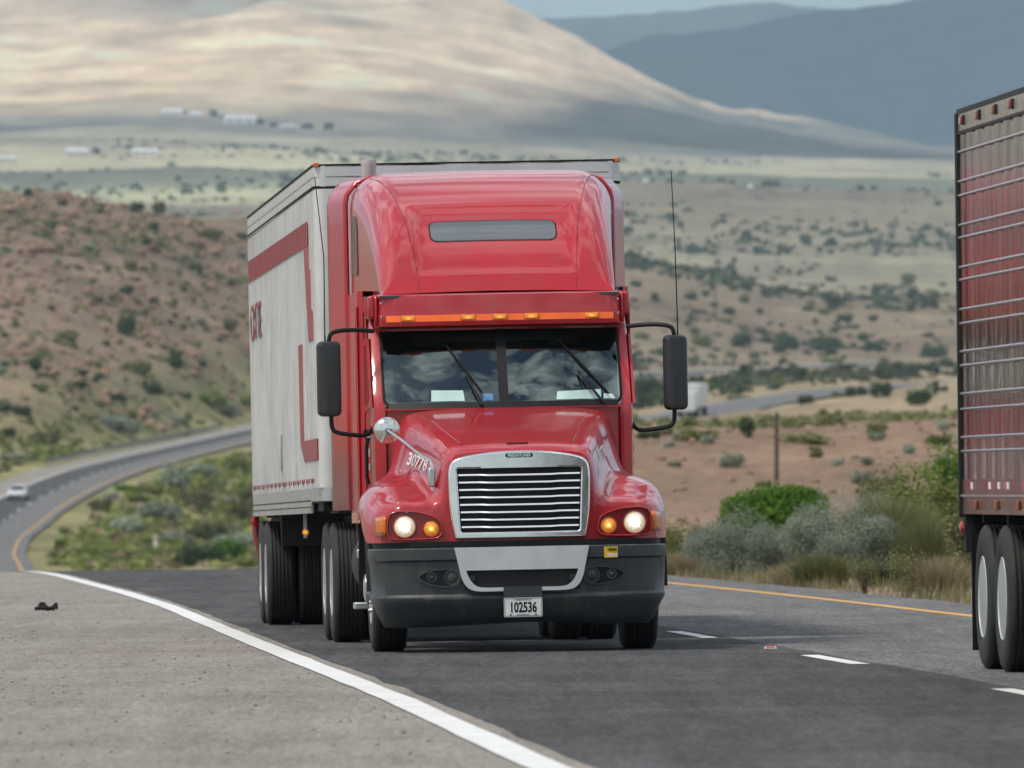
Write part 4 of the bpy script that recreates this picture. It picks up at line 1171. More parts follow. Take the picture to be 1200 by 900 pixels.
# mirrors
for s in (-1, 1):
    mx_ = s * 1.408
    MB().tube(spline([(s * 1.03, 2.20, 2.605), (s * 1.16, 2.12, 2.615), (s * 1.30, 2.05, 2.612), (s * 1.385, 2.02, 2.585), (mx_, 2.02, 2.50)], 18), .018, 8).build('mirror_arm', M['black'], truck)
    MB().tube(spline([(s * 1.05, 2.16, 1.83), (s * 1.10, 2.10, 1.765), (s * 1.22, 2.05, 1.765), (s * 1.36, 2.02, 1.79), (s * 1.39, 2.02, 1.83), (s * 1.395, 2.02, 1.95)], 18), .018, 8).build('mirror_arm', M['black'], truck)
    hs = []
    for k, (q, yy) in enumerate(((.30, -.085), (.72, -.08), (.93, -.055), (1.0, -.01), (1.0, .03), (.97, .045))):
        lo = rrect(-.098 * q, .098 * q, -.305 + (1 - q) * .05, .305 - (1 - q) * .05, .045 * q, 5)
        hs.append([(mx_ + a - .010 * s * 0 + (b2 < 0) * 0, 2.02 + yy, 2.222 + b2) for a, b2 in lo])
    mb = MB().grid(hs, closed=True)
    mb.add([p for p in hs[0]], [tuple(range(len(hs[0]) - 1, -1, -1))])
    shell = mb.build('mirror', M['mirror'], truck, 45)
    plate('mirror_glass', [rrect(-.085, .085, -.29, .29, .03, 4)], lambda u, w, t, m_=mx_: (m_ + u, 2.062 + t * .006, 2.222 + w), 1, M['chrome'], shell)
    ax = s * 1.432
    MB().tube([(ax, 2.03, 2.50), (ax + s * .002, 2.03, 2.60), (ax - s * .004, 2.05, 3.2), (ax + (-.02 if s > 0 else -.055), 2.10, 3.86)], [.010, .006, .005, .004], 6).build('antenna', M['black'], truck)
    # convex spot mirror on the hood
    if s < 0:
        c = Vector((s * .99, 1.12, 1.788))
        sp = MB().lathe([(.0, -.045), (.04, -.04), (.08, -.022), (.103, .0), (.107, .012), (.100, .018), (0, .018)], c, (0, 1, 0), 36).build('spot_mirror', M['spot'], truck, 50)
        MB().tube(spline([(c.x, c.y - .05, c.z), (-.88, .90, 1.70), (-.76, .62, 1.585), (-.69, .42, 1.535), (-.678, .37, 1.50), (-.678, .36, 1.44)], 20), .012, 8).build('spot_mirror_arm', M['dullchrome'], sp)
        MB().box((-.682, .36, 1.400), (.055, .07, .155)).build('arm_bracket', M['dullchrome'], sp, bevel=.012)
        MB().lathe([(.018, 0), (.015, .012), (0, .014)], (c.x, c.y - .04, c.z), (0, -1, 0), 12).build('mirror_nut', M['black'], sp, 40)

# exhaust stack, cab back gap, chassis
MB().lathe([(.062, 0), (.062, 2.1), (.066, 2.11), (.066, 2.15), (.055, 2.15), (.055, 1.9)], (-.885, 5.33, 1.955), (0, 0, 1), 28).build('exhaust_stack', M['silver'], truck, 40)
MB().lathe([(.085, 0), (.085, 1.1)], (-.885, 5.33, .95), (0, 0, 1), 20).build('exhaust_muffler', M['dullchrome'], truck, 40)
ch = MB()
for s in (-1, 1): ch.box((s * .43, 4.6, .88), (.09, 7.6, .28))
for y in (1.6, 3.0, 4.6, 6.3, 7.6): ch.box((0, y, .86), (.86, .14, .2))
ch.box((0, 1.27, .52), (1.7, .14, .14)); ch.box((0, 6.6, .52), (1.6, .3, .3)); ch.box((0, 7.9, .52), (1.6, .3, .3))
ch.box((0, 1.0, .95), (1.0, .9, .9)); ch.box((0, 7.25, 1.10), (1.0, 1.0, .14))
ch.build('chassis', M['chassis'], truck)
for s in (-1, 1):
    MB().lathe([(.0, 0), (.30, 0), (.31, .02), (.31, 1.28), (.30, 1.30), (0, 1.30)], (s * .85, 2.75, .72), (0, 1, 0), 28).build('fuel_tank', M['alu'] if False else M['chassis'], truck, 40)
    stp = MB().box((s * 1.08, 2.66, .375), (.26, .34, .055)).build('cab_step', M['alu'], truck, bevel=.008)
    MB().box((s * 1.13, 2.62, .80), (.10, .10, .07)).build('step_bracket', M['alu'], truck, bevel=.008)
    MB().box((s * 1.12, 2.66, .90), (.05, .06, .20)).build('step_hanger', M['alu'], truck, bevel=.006)
    MB().box((s * 1.12, 2.64, .68), (.03, .03, .2)).build('step_strut', M['alu'], truck)
    # inside of the wheel arch
    MB().grid([[(s * x, 1.27 + .60 * math.cos(a), .50 + .60 * math.sin(a)) for a in np.linspace(0, math.pi, 20)] for x in (.70, 1.205)]).build('wheel_arch_liner', M['chassis'], truck)
    fe = MB()
    for yc in (6.6, 7.9): pass

def wheel(parent, x, y, r, w, dual, side, hubmat='alu', z=None, groove=True):
    """one wheel assembly (single or dual tyres); the axle runs along x"""
    zr = road_local(x, y) if z is None else z
    c = Vector((x, y, zr + r - .006))
    out = side                                 # +1: outer face towards +x
    offs = (0,) if not dual else (w * .56, -w * .56)
    wh = empty('wheel'); wh.parent = parent; wh.location = c
    for o in offs:
        hw = w / 2
        pr = [(r * .56, -hw * .80), (r * .62, -hw * .96), (r * .80, -hw), (r * .93, -hw * .94), (r * .985, -hw * .80), (r, -hw * .66)]
        for k in range(-2, 3):
            g = k * hw * .26
            if groove: pr += [(r, g - .010), (r - .012, g - .006), (r - .012, g + .006), (r, g + .010)]
        pr += [(r, hw * .66), (r * .985, hw * .80), (r * .93, hw * .94), (r * .80, hw), (r * .62, hw * .96), (r * .56, hw * .80)]
        MB().lathe(pr, (o * 1.0, 0, 0), (1, 0, 0), 48).build('tyre', M['tyre'], wh, 40)
    f = out * (max(offs) * 1 if dual else 0)
    fo = out
    hw = w / 2
    if dual:
        rim = [(r * .57, hw * .92), (r * .55, hw * .96), (r * .535, hw * .88), (r * .52, hw * .35), (r * .50, -hw * .45), (r * .30, -hw * .62), (r * .26, -hw * .50), (r * .25, -hw * .2), (0, -hw * .1)]
    else:
        rim = [(r * .57, hw * .92), (r * .55, hw * .97), (r * .53, hw * .9), (r * .50, hw * .55), (r * .44, hw * .62), (r * .30, hw * .95), (r * .24, hw * 1.0), (r * .22, hw * 1.25), (r * .13, hw * 1.35), (0, hw * 1.36)]
    rm = MB().lathe(rim, (f, 0, 0), (fo, 0, 0), 40).build('rim', M[hubmat], wh, 35)
    nb = MB()
    for k in range(10):
        a = 2 * math.pi * k / 10
        rr_ = r * .36
        h0 = (hw * .80 if not dual else -hw * .58)
        nb.lathe([(.018, 0), (.018, .03), (.010, .042), (0, .045)], (f + fo * h0, rr_ * math.cos(a), rr_ * math.sin(a)), (fo, 0, 0), 8)
    nb.build('wheel_nuts', M['dullchrome'], rm, 40)
    return wh
for s in (-1, 1):
    wheel(truck, s * 1.005, 1.27, .515, .285, False, s)
    wheel(truck, s * .93, 6.62, .515, .27, True, s)
    wheel(truck, s * .93, 7.92, .515, .27, True, s)

# things lying on the dashboard
def on_dash(name, pts, label, cat, mat, dy=.02):
    o = plate(name, [pts], lambda u, w, t: (u, wsy(u, w) + dy + t * .004, w), 1, M[mat], None)
    o.matrix_world = FR
    tag(o, label, cat)
    return o
on_dash('paper', [(-.585, 2.022), (-.315, 2.022), (-.325, 2.108), (-.580, 2.112)], 'single white sheet propped on the dashboard at the passenger end of the windscreen', 'paper', 'paper')
on_dash('card', [(-.165, 2.022), (-.085, 2.022), (-.085, 2.075), (-.165, 2.075)], 'small blue card on the dashboard beside the base of the passenger wiper', 'card', 'blue')
on_dash('paper', [(.43, 2.022), (.80, 2.022), (.80, 2.10), (.44, 2.085)], 'broad white papers heaped on the dashboard behind the driver side wiper', 'paper', 'paper')
on_dash('paper', [(.82, 2.022), (.92, 2.022), (.89, 2.060), (.82, 2.062)], 'small folded white paper in the driver side corner of the dashboard', 'paper', 'paper', .03)

# ------------------------------------------------------------------ white box trailer behind the tractor
tr = empty('box_trailer')
tr.matrix_world = FR
tag(tr, 'white ribbed box trailer with faded red lettering and frame, hitched behind the red tractor', 'trailer')
HW, YF, YE, ZB, ZT = 1.305, 6.30, 20.93, 1.27, 4.10
bd = MB()
# rounded front corners, front wall, roof, side walls with pressed ribs
def outline(rc=.10, n=8, inset=0.0):
    hw = HW - inset
    pts = [(-hw, YE)]
    pts += [(-hw, YF + rc)]
    for k in range(1, n + 1):
        a = math.pi + (math.pi / 2) * k / n
        pts.append((-hw + rc + rc * math.cos(a), YF + rc + rc * math.sin(a)))
    for x in np.linspace(-hw + rc, hw - rc, 12)[1:]: pts.append((x, YF))
    for k in range(1, n + 1):
        a = 1.5 * math.pi + (math.pi / 2) * k / n
        pts.append((hw - rc + rc * math.cos(a), YF + rc + rc * math.sin(a)))
    pts.append((hw, YE))
    return pts
ol = outline()
bd.grid([[(x, y, z) for x, y in ol] for z in (ZB, 2.0, 3.0, 3.90)])
bd.grid([[(-HW, YE, z), (HW, YE, z)] for z in (ZB, 3.9)])
for s in (-1, 1):
    nrib = 46
    for k in range(nrib):
        y = YF + .40 + k * (YE - YF - .5) / (nrib - 1)
        bd.box((s * (HW + .004), y, 2.62), (.014 if k % 2 else .011, .060 if k % 2 else .028, 2.52))
bd.build('trailer_body', M['white_trailer'], tr, 40)
MB().grid([[(x, y, z) for x, y in outline(.105, 8, -.006)] for z in (3.92, 4.095)]).grid([[(-HW, y, 4.10), (HW, y, 4.10)] for y in (YF + .1, YE)]).build('top_rail', M['silver'], tr, 40)
for z, t in ((3.915, .010), (4.00, .006), (4.098, .012)):
    MB().grid([[(x * 1.0, y, zz) for x, y in outline(.11, 8, -.010)] for zz in (z - t, z + t)]).build('rail_seam', M['rubber'] if z != 4.0 else M['alu'], tr, 40)
MB().grid([[(x, y, z) for x, y in outline(.105, 8, -.006)] for z in (1.245, 1.36)]).build('bottom_rail', M['alu'], tr, 40)
for s in (-1, 1):
    MB().box((s * (HW - .005), 14.4, 1.195), (.03, 12.9, .10)).build('side_skirt_rail', M['alu'], tr, bevel=.006)
    for z in (1.255, 1.20): MB().box((s * (HW + .012), 14.4, z), (.008, 12.9, .008)).build('rail_groove', M['rubber'], tr)
    tp = MB()
    for k in range(30):
        tp.box((s * (HW + .0115), 7.2 + k * .46, 1.425), (.005, .16, .038))
    tp.build('reflective_tape', M['trailer_red'], tr, 0)
    def quad(nm, pts, th=.006):
        off = s * (HW + .0135)
        MB().add([(off, y, z) for y, z in pts] + [(off - s * .02, y, z) for y, z in pts], [(0, 1, 2, 3), (7, 6, 5, 4), (0, 4, 5, 1), (1, 5, 6, 2), (2, 6, 7, 3), (3, 7, 4, 0)]).build(nm, M['trailer_red'], tr, 0)
    rbn = MB()
    off_ = s * (HW + .0135)
    rbn.add([(off_, y, z) for y, z in [(7.50, 3.455), (20.90, 3.455), (20.90, 3.66), (7.40, 3.66)]], [(0, 1, 2, 3)])
    for k in range(42): rbn.box((s * (HW + .0135), 7.75 + k * .312, 3.5575), (.008, .03, .204))
    rbn.build('red_band', M['trailer_red'], tr, 0)
    quad('red_leg', [(6.75, 2.63), (7.68, 2.63), (8.32, 3.45), (7.505, 3.45)])
    quad('red_foot', [(8.95, 1.60), (9.66, 1.76), (9.76, 2.63), (8.92, 2.63)])
    quad('red_base', [(6.42, 1.60), (8.94, 1.60), (8.94, 1.78), (6.42, 1.78)])
    if s < 0:
        text_part('trailer_lettering', 'CRETE', .50, lambda u, w, t: (-(HW + .0125) - max(t, 0), 19.25 - u, w), M['trailer_red'], tr, 0, 3.02, .003, width=2.62, bold=.0)
MB().box((-HW - .012, 13.85, 1.72), (.012, .10, .34)).build('door_lock', M['dullchrome'], tr, bevel=.004)
MB().box((-HW - .010, 10.7, 1.51), (.008, .34, .16)).build('data_plate', M['grey_decal'], tr)
for x in (-HW + .02, HW - .02):
    MB().box((x, YF + .02, 4.105), (.05, .05, .035)).build('clearance_lamp', M['amber_off'], tr, bevel=.006)
ml = MB().lathe([(.05, 0), (.048, .02), (.03, .035), (0, .04)], (-HW + .155, YF - .005, 1.315), (0, -1, 0), 20).build('marker_lamp', M['amber'], tr, 50)
# underframe, landing gear, rear guard, flaps
uf = MB()
for s in (-1, 1): uf.box((s * .5, 13.9, 1.08), (.12, 13.6, .2))
uf.box((0, 7.2, 1.19), (2.3, 1.6, .1))
for k in range(8): uf.box((0, 8.2 + k * 1.75, 1.17), (2.4, .08, .08))
uf.box((0, 13.9, 1.20), (2.5, 14.0, .07)); uf.box((0, 19.3, 1.02), (2.3, 2.5, .34)); uf.box((0, 18.65, .52), (2.0, .14, .14)); uf.box((0, 19.95, .52), (2.0, .14, .14))
uf.build('underframe', M['chassis'], tr)
for s in (-1, 1):
    MB().box((s * .80, 9.3, .82), (.13, .13, .65)).box((s * .80, 9.3, .47), (.26, .26, .04)).build('landing_leg', M['chassis'], tr)
    MB().tube([(s * 1.29, 20.86, 1.16), (s * 1.29, 20.86, .98), (s * 1.25, 20.88, .80), (s * 1.22, 20.9, .72), (s * 1.22, 20.9, .52)], .04, 8).build('rear_guard_post', M['trailer_red'], tr)
    MB().box((s * .95, 20.75, .72), (.6, .012, .75)).build('mud_flap', M['rubber'], tr)
    MB().lathe([(.04, 0), (.04, .03), (0, .04)], (s * 1.31, 20.80, 1.09), (0, -1, 0), 14).build('side_lamp', M['red_lens'], tr, 40)
    MB().box((s * 1.25, 10.6, 1.04), (.03, .03, .22)).build('lamp_bracket', M['alu'], tr)
    wheel(tr, s * 1.01, 18.65, .505, .27, True, s)
    wheel(tr, s * 1.01, 19.95, .505, .27, True, s)
MB().tube([(-1.22, 20.9, .54), (1.22, 20.9, .54)], .045, 8).build('rear_guard_bar', M['red'], tr)
MB().lathe([(.03, 0), (.03, .04), (0, .05)], (-1.25, 10.57, .98), (0, -1, 0), 12).build('side_lamp', M['amber'], tr, 40)

# ------------------------------------------------------------------ polished steel trailer entering on the right
B2 = Vector((-math.sin(YAW), math.cos(YAW), G)).normalized(); R2 = (R0 + Vector((0, 0, .012))).normalized(); U2 = R2.cross(B2).normalized()
FR2 = Matrix((R2, B2, U2)).transposed().to_4x4()
FR2.translation = Vector((float(near_x(75.65, 3.90)), 75.65, float(road_z(75.65, 3.9)[0]) + .004))
st_ = empty('steel_trailer'); st_.matrix_world = FR2
tag(st_, 'polished steel trailer with horizontal ribs and orange lamps at the right photo edge', 'trailer')
SW, SL, SB, STp = 1.30, 14.6, 1.32, 3.95
LX = -SW
sb = MB()
for s in (-1, 1):
    ys = np.linspace(0, -SL, 490)
    zs = [1.33, 1.53, 1.63, 1.83, 1.94, 2.14, 2.24, 2.44, 2.54, 2.75, 2.84, 3.05, 3.14, 3.35, 3.45, 3.66, 3.80]
    rows = []
    for z in zs:
        rows.append([(s * (SW + .007 * math.cos(y / .60 * 2 * math.pi) + .0012 * math.sin(y / .20 * 2 * math.pi) + .004 * float(vnoise(y * 1.7, z * 2.1, 5))), y, z) for y in ys])
    sb.grid(rows)
steel = sb.build('side_panel', M['steel'], st_, 60)
bx = MB()
bx.box((0, -SL / 2, 2.6), (2 * SW - .03, SL - .02, 2.6))
bx.build('trailer_body', M['white_trailer'], st_)
for s in (-1, 1):
    for z in (1.53, 1.63, 1.83, 1.94, 2.14, 2.24, 2.44, 2.54, 2.75, 2.84, 3.05, 3.14, 3.35, 3.45, 3.66):
        MB().tube([(s * (SW + .008), 0, z), (s * (SW + .008), -SL, z)], .011, 8).build('rib', M['dullchrome'], st_, 60)
    MB().box((s * (SW + .004), -SL / 2, 3.865), (.02, SL, .13)).build('top_rail', M['steel'], st_)
    MB().box((s * (SW + .008), -SL / 2, 3.795), (.02, SL, .022)).build('rail_seam', M['chassis'], st_)
    MB().box((s * (SW + .004), -SL / 2, 3.945), (.03, SL, .035)).build('roof_edge', M['chassis'], st_)
    MB().box((s * (SW + .004), -SL / 2, 1.275), (.02, SL, .115)).build('lower_rail', M['steel'], st_)
    MB().box((s * (SW + .010), -SL / 2, 1.215), (.022, SL, .016)).build('silver_bead', M['dullchrome'], st_)
    MB().box((s * (SW + .002), -SL / 2, 1.145), (.02, SL, .12)).build('floor_rail', M['steel'], st_)
    for k in range(12):
        y = -.22 - 1.05 * k
        lm = MB().box((s * (SW + .022), y - .12, 3.875), (.024, .12, .06)).build('marker_lamp', M['lamp_brown'] if k else M['red_lens'], st_, bevel=.008)
        MB().box((s * (SW + .016), y - .22, 3.875), (.016, .06, .07)).build('lamp_guard', M['chassis'], lm)
        l2 = MB().box((s * (SW + .020), -1.0 - 1.35 * k, 1.150), (.02, .13, .065)).build('lower_lamp', M['lamp_brown'], st_, bevel=.006)
    for k in range(24):
        y = -.55 - .58 * k
        if k % 4 == 1: continue
        MB().box((s * (SW + .015), y, 1.285), (.006, .20, .05)).build('red_tape', M['red_lens'], st_, 0)
        MB().box((s * (SW + .015), y - .18, 1.285), (.006, .13, .05)).build('white_tape', M['decal'], st_, 0)
MB().box((0, -SL / 2, 3.955), (2 * SW, SL, .02)).build('roof', M['alu'], st_)
MB().box((0, .02, 2.5), (2 * SW + .06, .05, 2.88)).build('rear_frame', M['chassis'], st_, bevel=.01)
for s in (-1, 1):
    MB().box((s * (SW - .06), -.05, .96), (.11, .10, .30)).build('rear_guard_post', M['chassis'], st_)
    MB().lathe([(.05, 0), (.045, .02), (0, .03)], (s * (SW + .01), -.05, .985), (s, 0, 0), 16).build('rear_side_lamp', M['red_lens'], st_, 40)
    MB().box((s * .98, -.42, .62), (.62, .014, 1.0)).build('mud_flap', M['rubber'], st_)
MB().box((0, .0, .82), (2.5, .08, .09)).build('rear_guard_bar', M['chassis'], st_)
uf = MB()
for s in (-1, 1): uf.box((s * .5, -SL / 2, 1.0), (.12, SL - .4, .16))
for k in range(9): uf.box((0, -.6 - k * 1.6, 1.05), (2.45, .08, .06))
uf.box((0, -1.25, .51), (1.9, .14, .14)); uf.box((0, -2.5, .51), (1.9, .14, .14)); uf.box((0, -1.8, .85), (1.3, 2.2, .2))
uf.build('underframe', M['chassis'], st_)
_fri = FRI
def road_local2(x, y):
    return 0.0
for s in (-1, 1):
    wheel(st_, s * 1.02, -1.20, .51, .27, True, s, 'silver', z=0.0)
    wheel(st_, s * 1.02, -2.45, .51, .27, True, s, 'silver', z=0.0)
MB().box((-.85, -11.5, .75), (.13, .13, .75)).box((-.85, -11.5, .36), (.26, .26, .04)).build('landing_leg', M['chassis'], st_)
MB().box((.85, -11.5, .75), (.13, .13, .75)).box((.85, -11.5, .36), (.26, .26, .04)).build('landing_leg', M['chassis'], st_)

# ------------------------------------------------------------------ far vehicles
def ground_frame(Y, lat, heading_dy=4.0):
    a = Vector((float(road_x(Y - heading_dy, lat)[0]), Y - heading_dy, float(road_z(Y - heading_dy, lat)[0])))
    b2 = Vector((float(road_x(Y + heading_dy, lat)[0]), Y + heading_dy, float(road_z(Y + heading_dy, lat)[0])))
    t = (b2 - a).normalized(); r = t.cross(Vector((0, 0, 1))).normalized(); u = r.cross(t)
    m = Matrix((r, t, u)).transposed().to_4x4(); m.translation = (a + b2) / 2
    return m
car = empty('parked_car' if False else 'white_car'); car.matrix_world = ground_frame(1040, .1)
car.location.z += .03
tag(car, 'small white car driving on the curve at the left edge of the photo', 'car')
secs = []   # stations front (y<0) to back: y, half width, sill z, beltline z
for y, hw, zl, zh in [(-2.25, .62, .42, .60), (-2.20, .80, .30, .72), (-1.9, .87, .24, .80), (-1.2, .90, .22, .90), (-.6, .91, .22, .95), (.8, .91, .22, .96), (1.6, .90, .24, .96), (2.1, .85, .30, .90), (2.25, .72, .42, .72)]:
    secs.append([(-hw * .9, y, zl), (-hw, y, zl + .12), (-hw, y, (zl + zh) / 2), (-hw * .97, y, zh - .06), (-hw * .86, y, zh), (0, y, zh + .03), (hw * .86, y, zh), (hw * .97, y, zh - .06), (hw, y, (zl + zh) / 2), (hw, y, zl + .12), (hw * .9, y, zl)])
mbc = MB().grid(secs)
mbc.add(secs[0], [tuple(range(11))]).add(secs[-1], [tuple(range(10, -1, -1))])
mbc.build('car_body', M['white_car'], car, 40)
cb = []
for y, hw, z in [(-.95, .80, .93), (-.35, .66, 1.36), (0.1, .64, 1.43), (.7, .64, 1.42), (1.35, .72, 1.12), (1.65, .76, .95)]:
    cb.append([(-hw - .06, y, .92), (-hw, y, z - .05), (-hw * .8, y, z), (hw * .8, y, z), (hw, y, z - .05), (hw + .06, y, .92)])
MB().grid(cb).build('car_roof', M['white_car'], car, 40)
MB().add([(-.70, -.93, .98), (.70, -.93, .98), (.58, -.42, 1.33), (-.58, -.42, 1.33)], [(0, 1, 2, 3)]).build('windscreen', M['dglass'], car, 0, solid=.02)
for s in (-1, 1):
    MB().add([(s * .80, -.75, .98), (s * .82, 1.3, .98), (s * .71, .85, 1.33), (s * .70, -.28, 1.33)], [(0, 1, 2, 3)]).build('side_window', M['dglass'], car, 0, solid=.02)
    MB().lathe([(.10, 0), (.09, .03), (0, .04)], (s * .66, -2.21, .62), (0, -1, 0), 14).build('headlight', M['dullchrome'], car, 40)
    for y in (-1.35, 1.35):
        w_ = MB().lathe([(.2, -.10), (.29, -.10), (.31, -.06), (.31, .06), (.29, .10), (.2, .10)], (s * .80, y, .31), (1, 0, 0), 20).build('wheel', M['tyre'], car, 40)
        MB().lathe([(.20, .09), (.18, .07), (0, .06)], (s * .80, y, .31), (s, 0, 0), 16).build('rim', M['alu'], w_, 40)
MB().box((0, -2.24, .40), (1.3, .08, .16)).build('bumper_grille', M['black'], car)

# white lorry on the far carriageway
ft = empty('far_lorry')
yA = 1372.0
pa = Vector((float(roadb_x(yA - 8)[0]), yA - 8, float(roadb_z(yA - 8)[0]))); pb = Vector((float(roadb_x(yA + 8)[0]), yA + 8, float(roadb_z(yA + 8)[0])))
t = (pb - pa).normalized(); r = t.cross(Vector((0, 0, 1))).normalized(); u = r.cross(t)
mF = Matrix((r, t, u)).transposed().to_4x4(); mF.translation = (pa + pb) / 2 + r * 1.2 + Vector((0, 0, .03)); ft.matrix_world = mF
tag(ft, 'small far white lorry seen on the distant road just right of the tractor mirror', 'truck')
MB().box((0, -6.5, 2.55), (2.6, 13.0, 2.95)).build('cargo_box', M['white_trailer'], ft, bevel=.05)
MB().box((0, .03, 2.55), (2.45, .05, 2.8)).build('rear_door', M['white_front'], ft, bevel=.02)
MB().box((0, -6.5, .95), (1.0, 12.8, .22)).build('chassis', M['chassis'], ft)
MB().box((0, -15.2, 1.9), (2.4, 2.4, 2.6)).build('cab', M['white_front'], ft, bevel=.15)
MB().box((0, .0, .75), (2.4, .08, .12)).build('rear_guard_bar', M['chassis'], ft)
for s in (-1, 1):
    for y in (-1.5, -2.8, -12.6, -15.4):
        w_ = MB().lathe([(.28, -.26), (.48, -.26), (.51, -.2), (.51, .2), (.48, .26), (.28, .26)], (s * 1.0, y, .51), (1, 0, 0), 22).build('wheel', M['tyre'], ft, 40)
        MB().lathe([(.28, .24), (.25, .18), (0, .12)], (s * 1.0, y, .51), (s, 0, 0), 16).build('rim', M['alu'], w_, 40)

# ------------------------------------------------------------------ plants
def unit_rand(n, r): 
    v = r.normal(size=(n, 3)); return v / np.linalg.norm(v, axis=1)[:, None]
def leaves(n, lobes, size, seed, up=.0, aspect=.55):
    """n leaf faces scattered in ellipsoid lobes [(cx,cy,cz,rx,ry,rz)]; denser near the surface, uneven"""
    r = np.random.default_rng(seed)
    L = np.array(lobes, float)
    vol = (L[:, 3] * L[:, 4] * L[:, 5]) ** .67
    k = r.choice(len(L), n, p=vol / vol.sum())
    d = unit_rand(n, r)
    rad = r.random(n) ** .30
    wob = 1 + .22 * vnoise(d[:, 0] * 4 + k * 3.1, d[:, 2] * 4 + d[:, 1] * 3, seed) * 2
    C = L[k, :3] + d * L[k, 3:] * (rad * wob)[:, None]
    C[:, 2] = np.maximum(C[:, 2], .01)
    nrm = d * .7 + unit_rand(n, r) * .8; nrm[:, 2] += up
    nrm /= np.linalg.norm(nrm, axis=1)[:, None]
    a = np.cross(nrm, unit_rand(n, r)); a /= np.linalg.norm(a, axis=1)[:, None]
    b2 = np.cross(nrm, a)
    s = size * r.uniform(.6, 1.4, n)[:, None]
    V_ = np.stack([C - a * s, C - b2 * s * aspect, C + a * s, C + b2 * s * aspect], 1).reshape(-1, 3)
    return V_, np.arange(4 * n).reshape(n, 4)
def blades(n, R, Hh, w, seed, lean=.5, tuft=6, curl=.25):
    r = np.random.default_rng(seed)
    tc_ = r.uniform(-1, 1, (tuft, 2)); tc_ *= R * .62 / np.maximum(1, np.linalg.norm(tc_, axis=1))[:, None]
    k = r.integers(0, tuft, n)
    th = r.uniform(0, 2 * math.pi, n); sp = np.sqrt(r.random(n))
    base = np.c_[tc_[k] + np.c_[np.cos(th), np.sin(th)] * (R * .22 * sp)[:, None], np.zeros(n)]
    h = Hh * r.uniform(.45, 1.05, n) * (1 - .35 * np.linalg.norm(tc_[k], axis=1) / R)
    out = np.c_[np.cos(th), np.sin(th), np.zeros(n)]
    ln = (lean * R * sp * r.uniform(.3, 1.1, n))[:, None]
    m1 = base + out * ln * .35 + np.c_[np.zeros(n), np.zeros(n), h * .55]
    tp = base + out * ln * (1 + curl) + np.c_[np.zeros(n), np.zeros(n), h]
    tp += r.normal(size=(n, 3)) * R * .05
    ph = r.uniform(0, 2 * math.pi, n)
    sd = np.c_[np.cos(ph), np.sin(ph), np.zeros(n)] * (w * r.uniform(.6, 1.4, n))[:, None]
    V_ = np.stack([base - sd, base + sd, m1 + sd * .8, tp, m1 - sd * .8], 1).reshape(-1, 3)
    f = np.arange(n)[:, None] * 5
    q = np.concatenate([f + np.array([[0, 1, 2, 4]]), ], 0)
    t3 = f + np.array([[4, 2, 3, 3]])
    return V_, q, (f + np.array([[4, 2, 3]]))
def mesh_from(name, V_, polys, mat):
    me = bpy.data.meshes.new(name)
    n = len(V_); ls = [p.shape[1] for p in polys]; tot = sum(len(p) for p in polys)
    me.vertices.add(n); me.vertices.foreach_set('co', np.ascontiguousarray(V_, np.float32).ravel())
    vi = np.concatenate([p.ravel() for p in polys]).astype(np.int32)
    lt = np.concatenate([np.full(len(p), k, np.int32) for p, k in zip(polys, ls)])
    me.loops.add(len(vi)); me.loops.foreach_set('vertex_index', vi)
    me.polygons.add(tot); me.polygons.foreach_set('loop_start', np.r_[0, np.cumsum(lt)[:-1]].astype(np.int32)); me.polygons.foreach_set('loop_total', lt)
    me.update(calc_edges=True)
    me.materials.append(mat)
    return me
def lobes_round(r, n, flat=.7, seed=0, spread=.62):
    q = np.random.default_rng(seed); out = [(0, 0, flat * .55, .70, .70, flat * .50)]
    for k in range(n):
        a = q.uniform(0, 2 * math.pi); d = spread * q.uniform(.55, 1.0); z = flat * q.uniform(.30, .85) * (1.15 - .5 * d)
        s = q.uniform(.24, .42)
        out.append((d * math.cos(a), d * math.sin(a), z, s, s, s * .85))
    return [(a * r, b2 * r, c * r, d * r, e * r, f * r) for a, b2, c, d, e, f in out]
def stems_mb(r, h, n, seed, th=.03):
    q = np.random.default_rng(seed); mb = MB()
    for k in range(n):
        a = q.uniform(0, 2 * math.pi); d = q.uniform(.2, .7) * r
        mb.tube([(0.04 * r * math.cos(a), .04 * r * math.sin(a), -.05), (d * .4 * math.cos(a), d * .4 * math.sin(a), h * .35), (d * math.cos(a), d * math.sin(a), h * .75)], [th, th * .7, th * .25], 5)
    return mb
def big_bush(name, loc, r, h, kind, seed, label, cat, group=None, n=9000, leaf=.035, rz=0.0):
    root = empty(name, loc, rz); tag(root, label, cat, group)
    if kind == 'sage':
        V_, q = leaves(n * 9, lobes_round(1.0, 34, h / r, seed, .92), .017 / r, seed, .35, .26)
        V_ = V_ * r
        me = mesh_from('foliage', V_, [q], M['leaf_sage'])
    elif kind == 'wisp':
        V_, q, t3 = blades(n, r, h, leaf, seed, 1.0, 22)
        me = mesh_from('foliage', V_, [q, t3], M['leaf_olive'])
    elif kind in ('green', 'dark', 'lime', 'olive'):
        V_, q = leaves(n, lobes_round(1.0, 16, h / r, seed), leaf, seed, .3)
        V_ = V_.copy(); V_[:, :2] *= r; V_[:, 2] *= r
        me = mesh_from('foliage', V_, [q], M['leaf_' + kind])
    else:
        V_, q, t3 = blades(n, r, h, leaf, seed, 1.1 if kind == 'sage' else .8, 14)
        me = mesh_from('foliage', V_, [q, t3], M['leaf_' + kind])
    o = bpy.data.objects.new('foliage', me); COL.objects.link(o); o.parent = root
    stems_mb(r, h, 7, seed, .02 * r + .004).build('stem', M['stem'], root, 60)
    return root

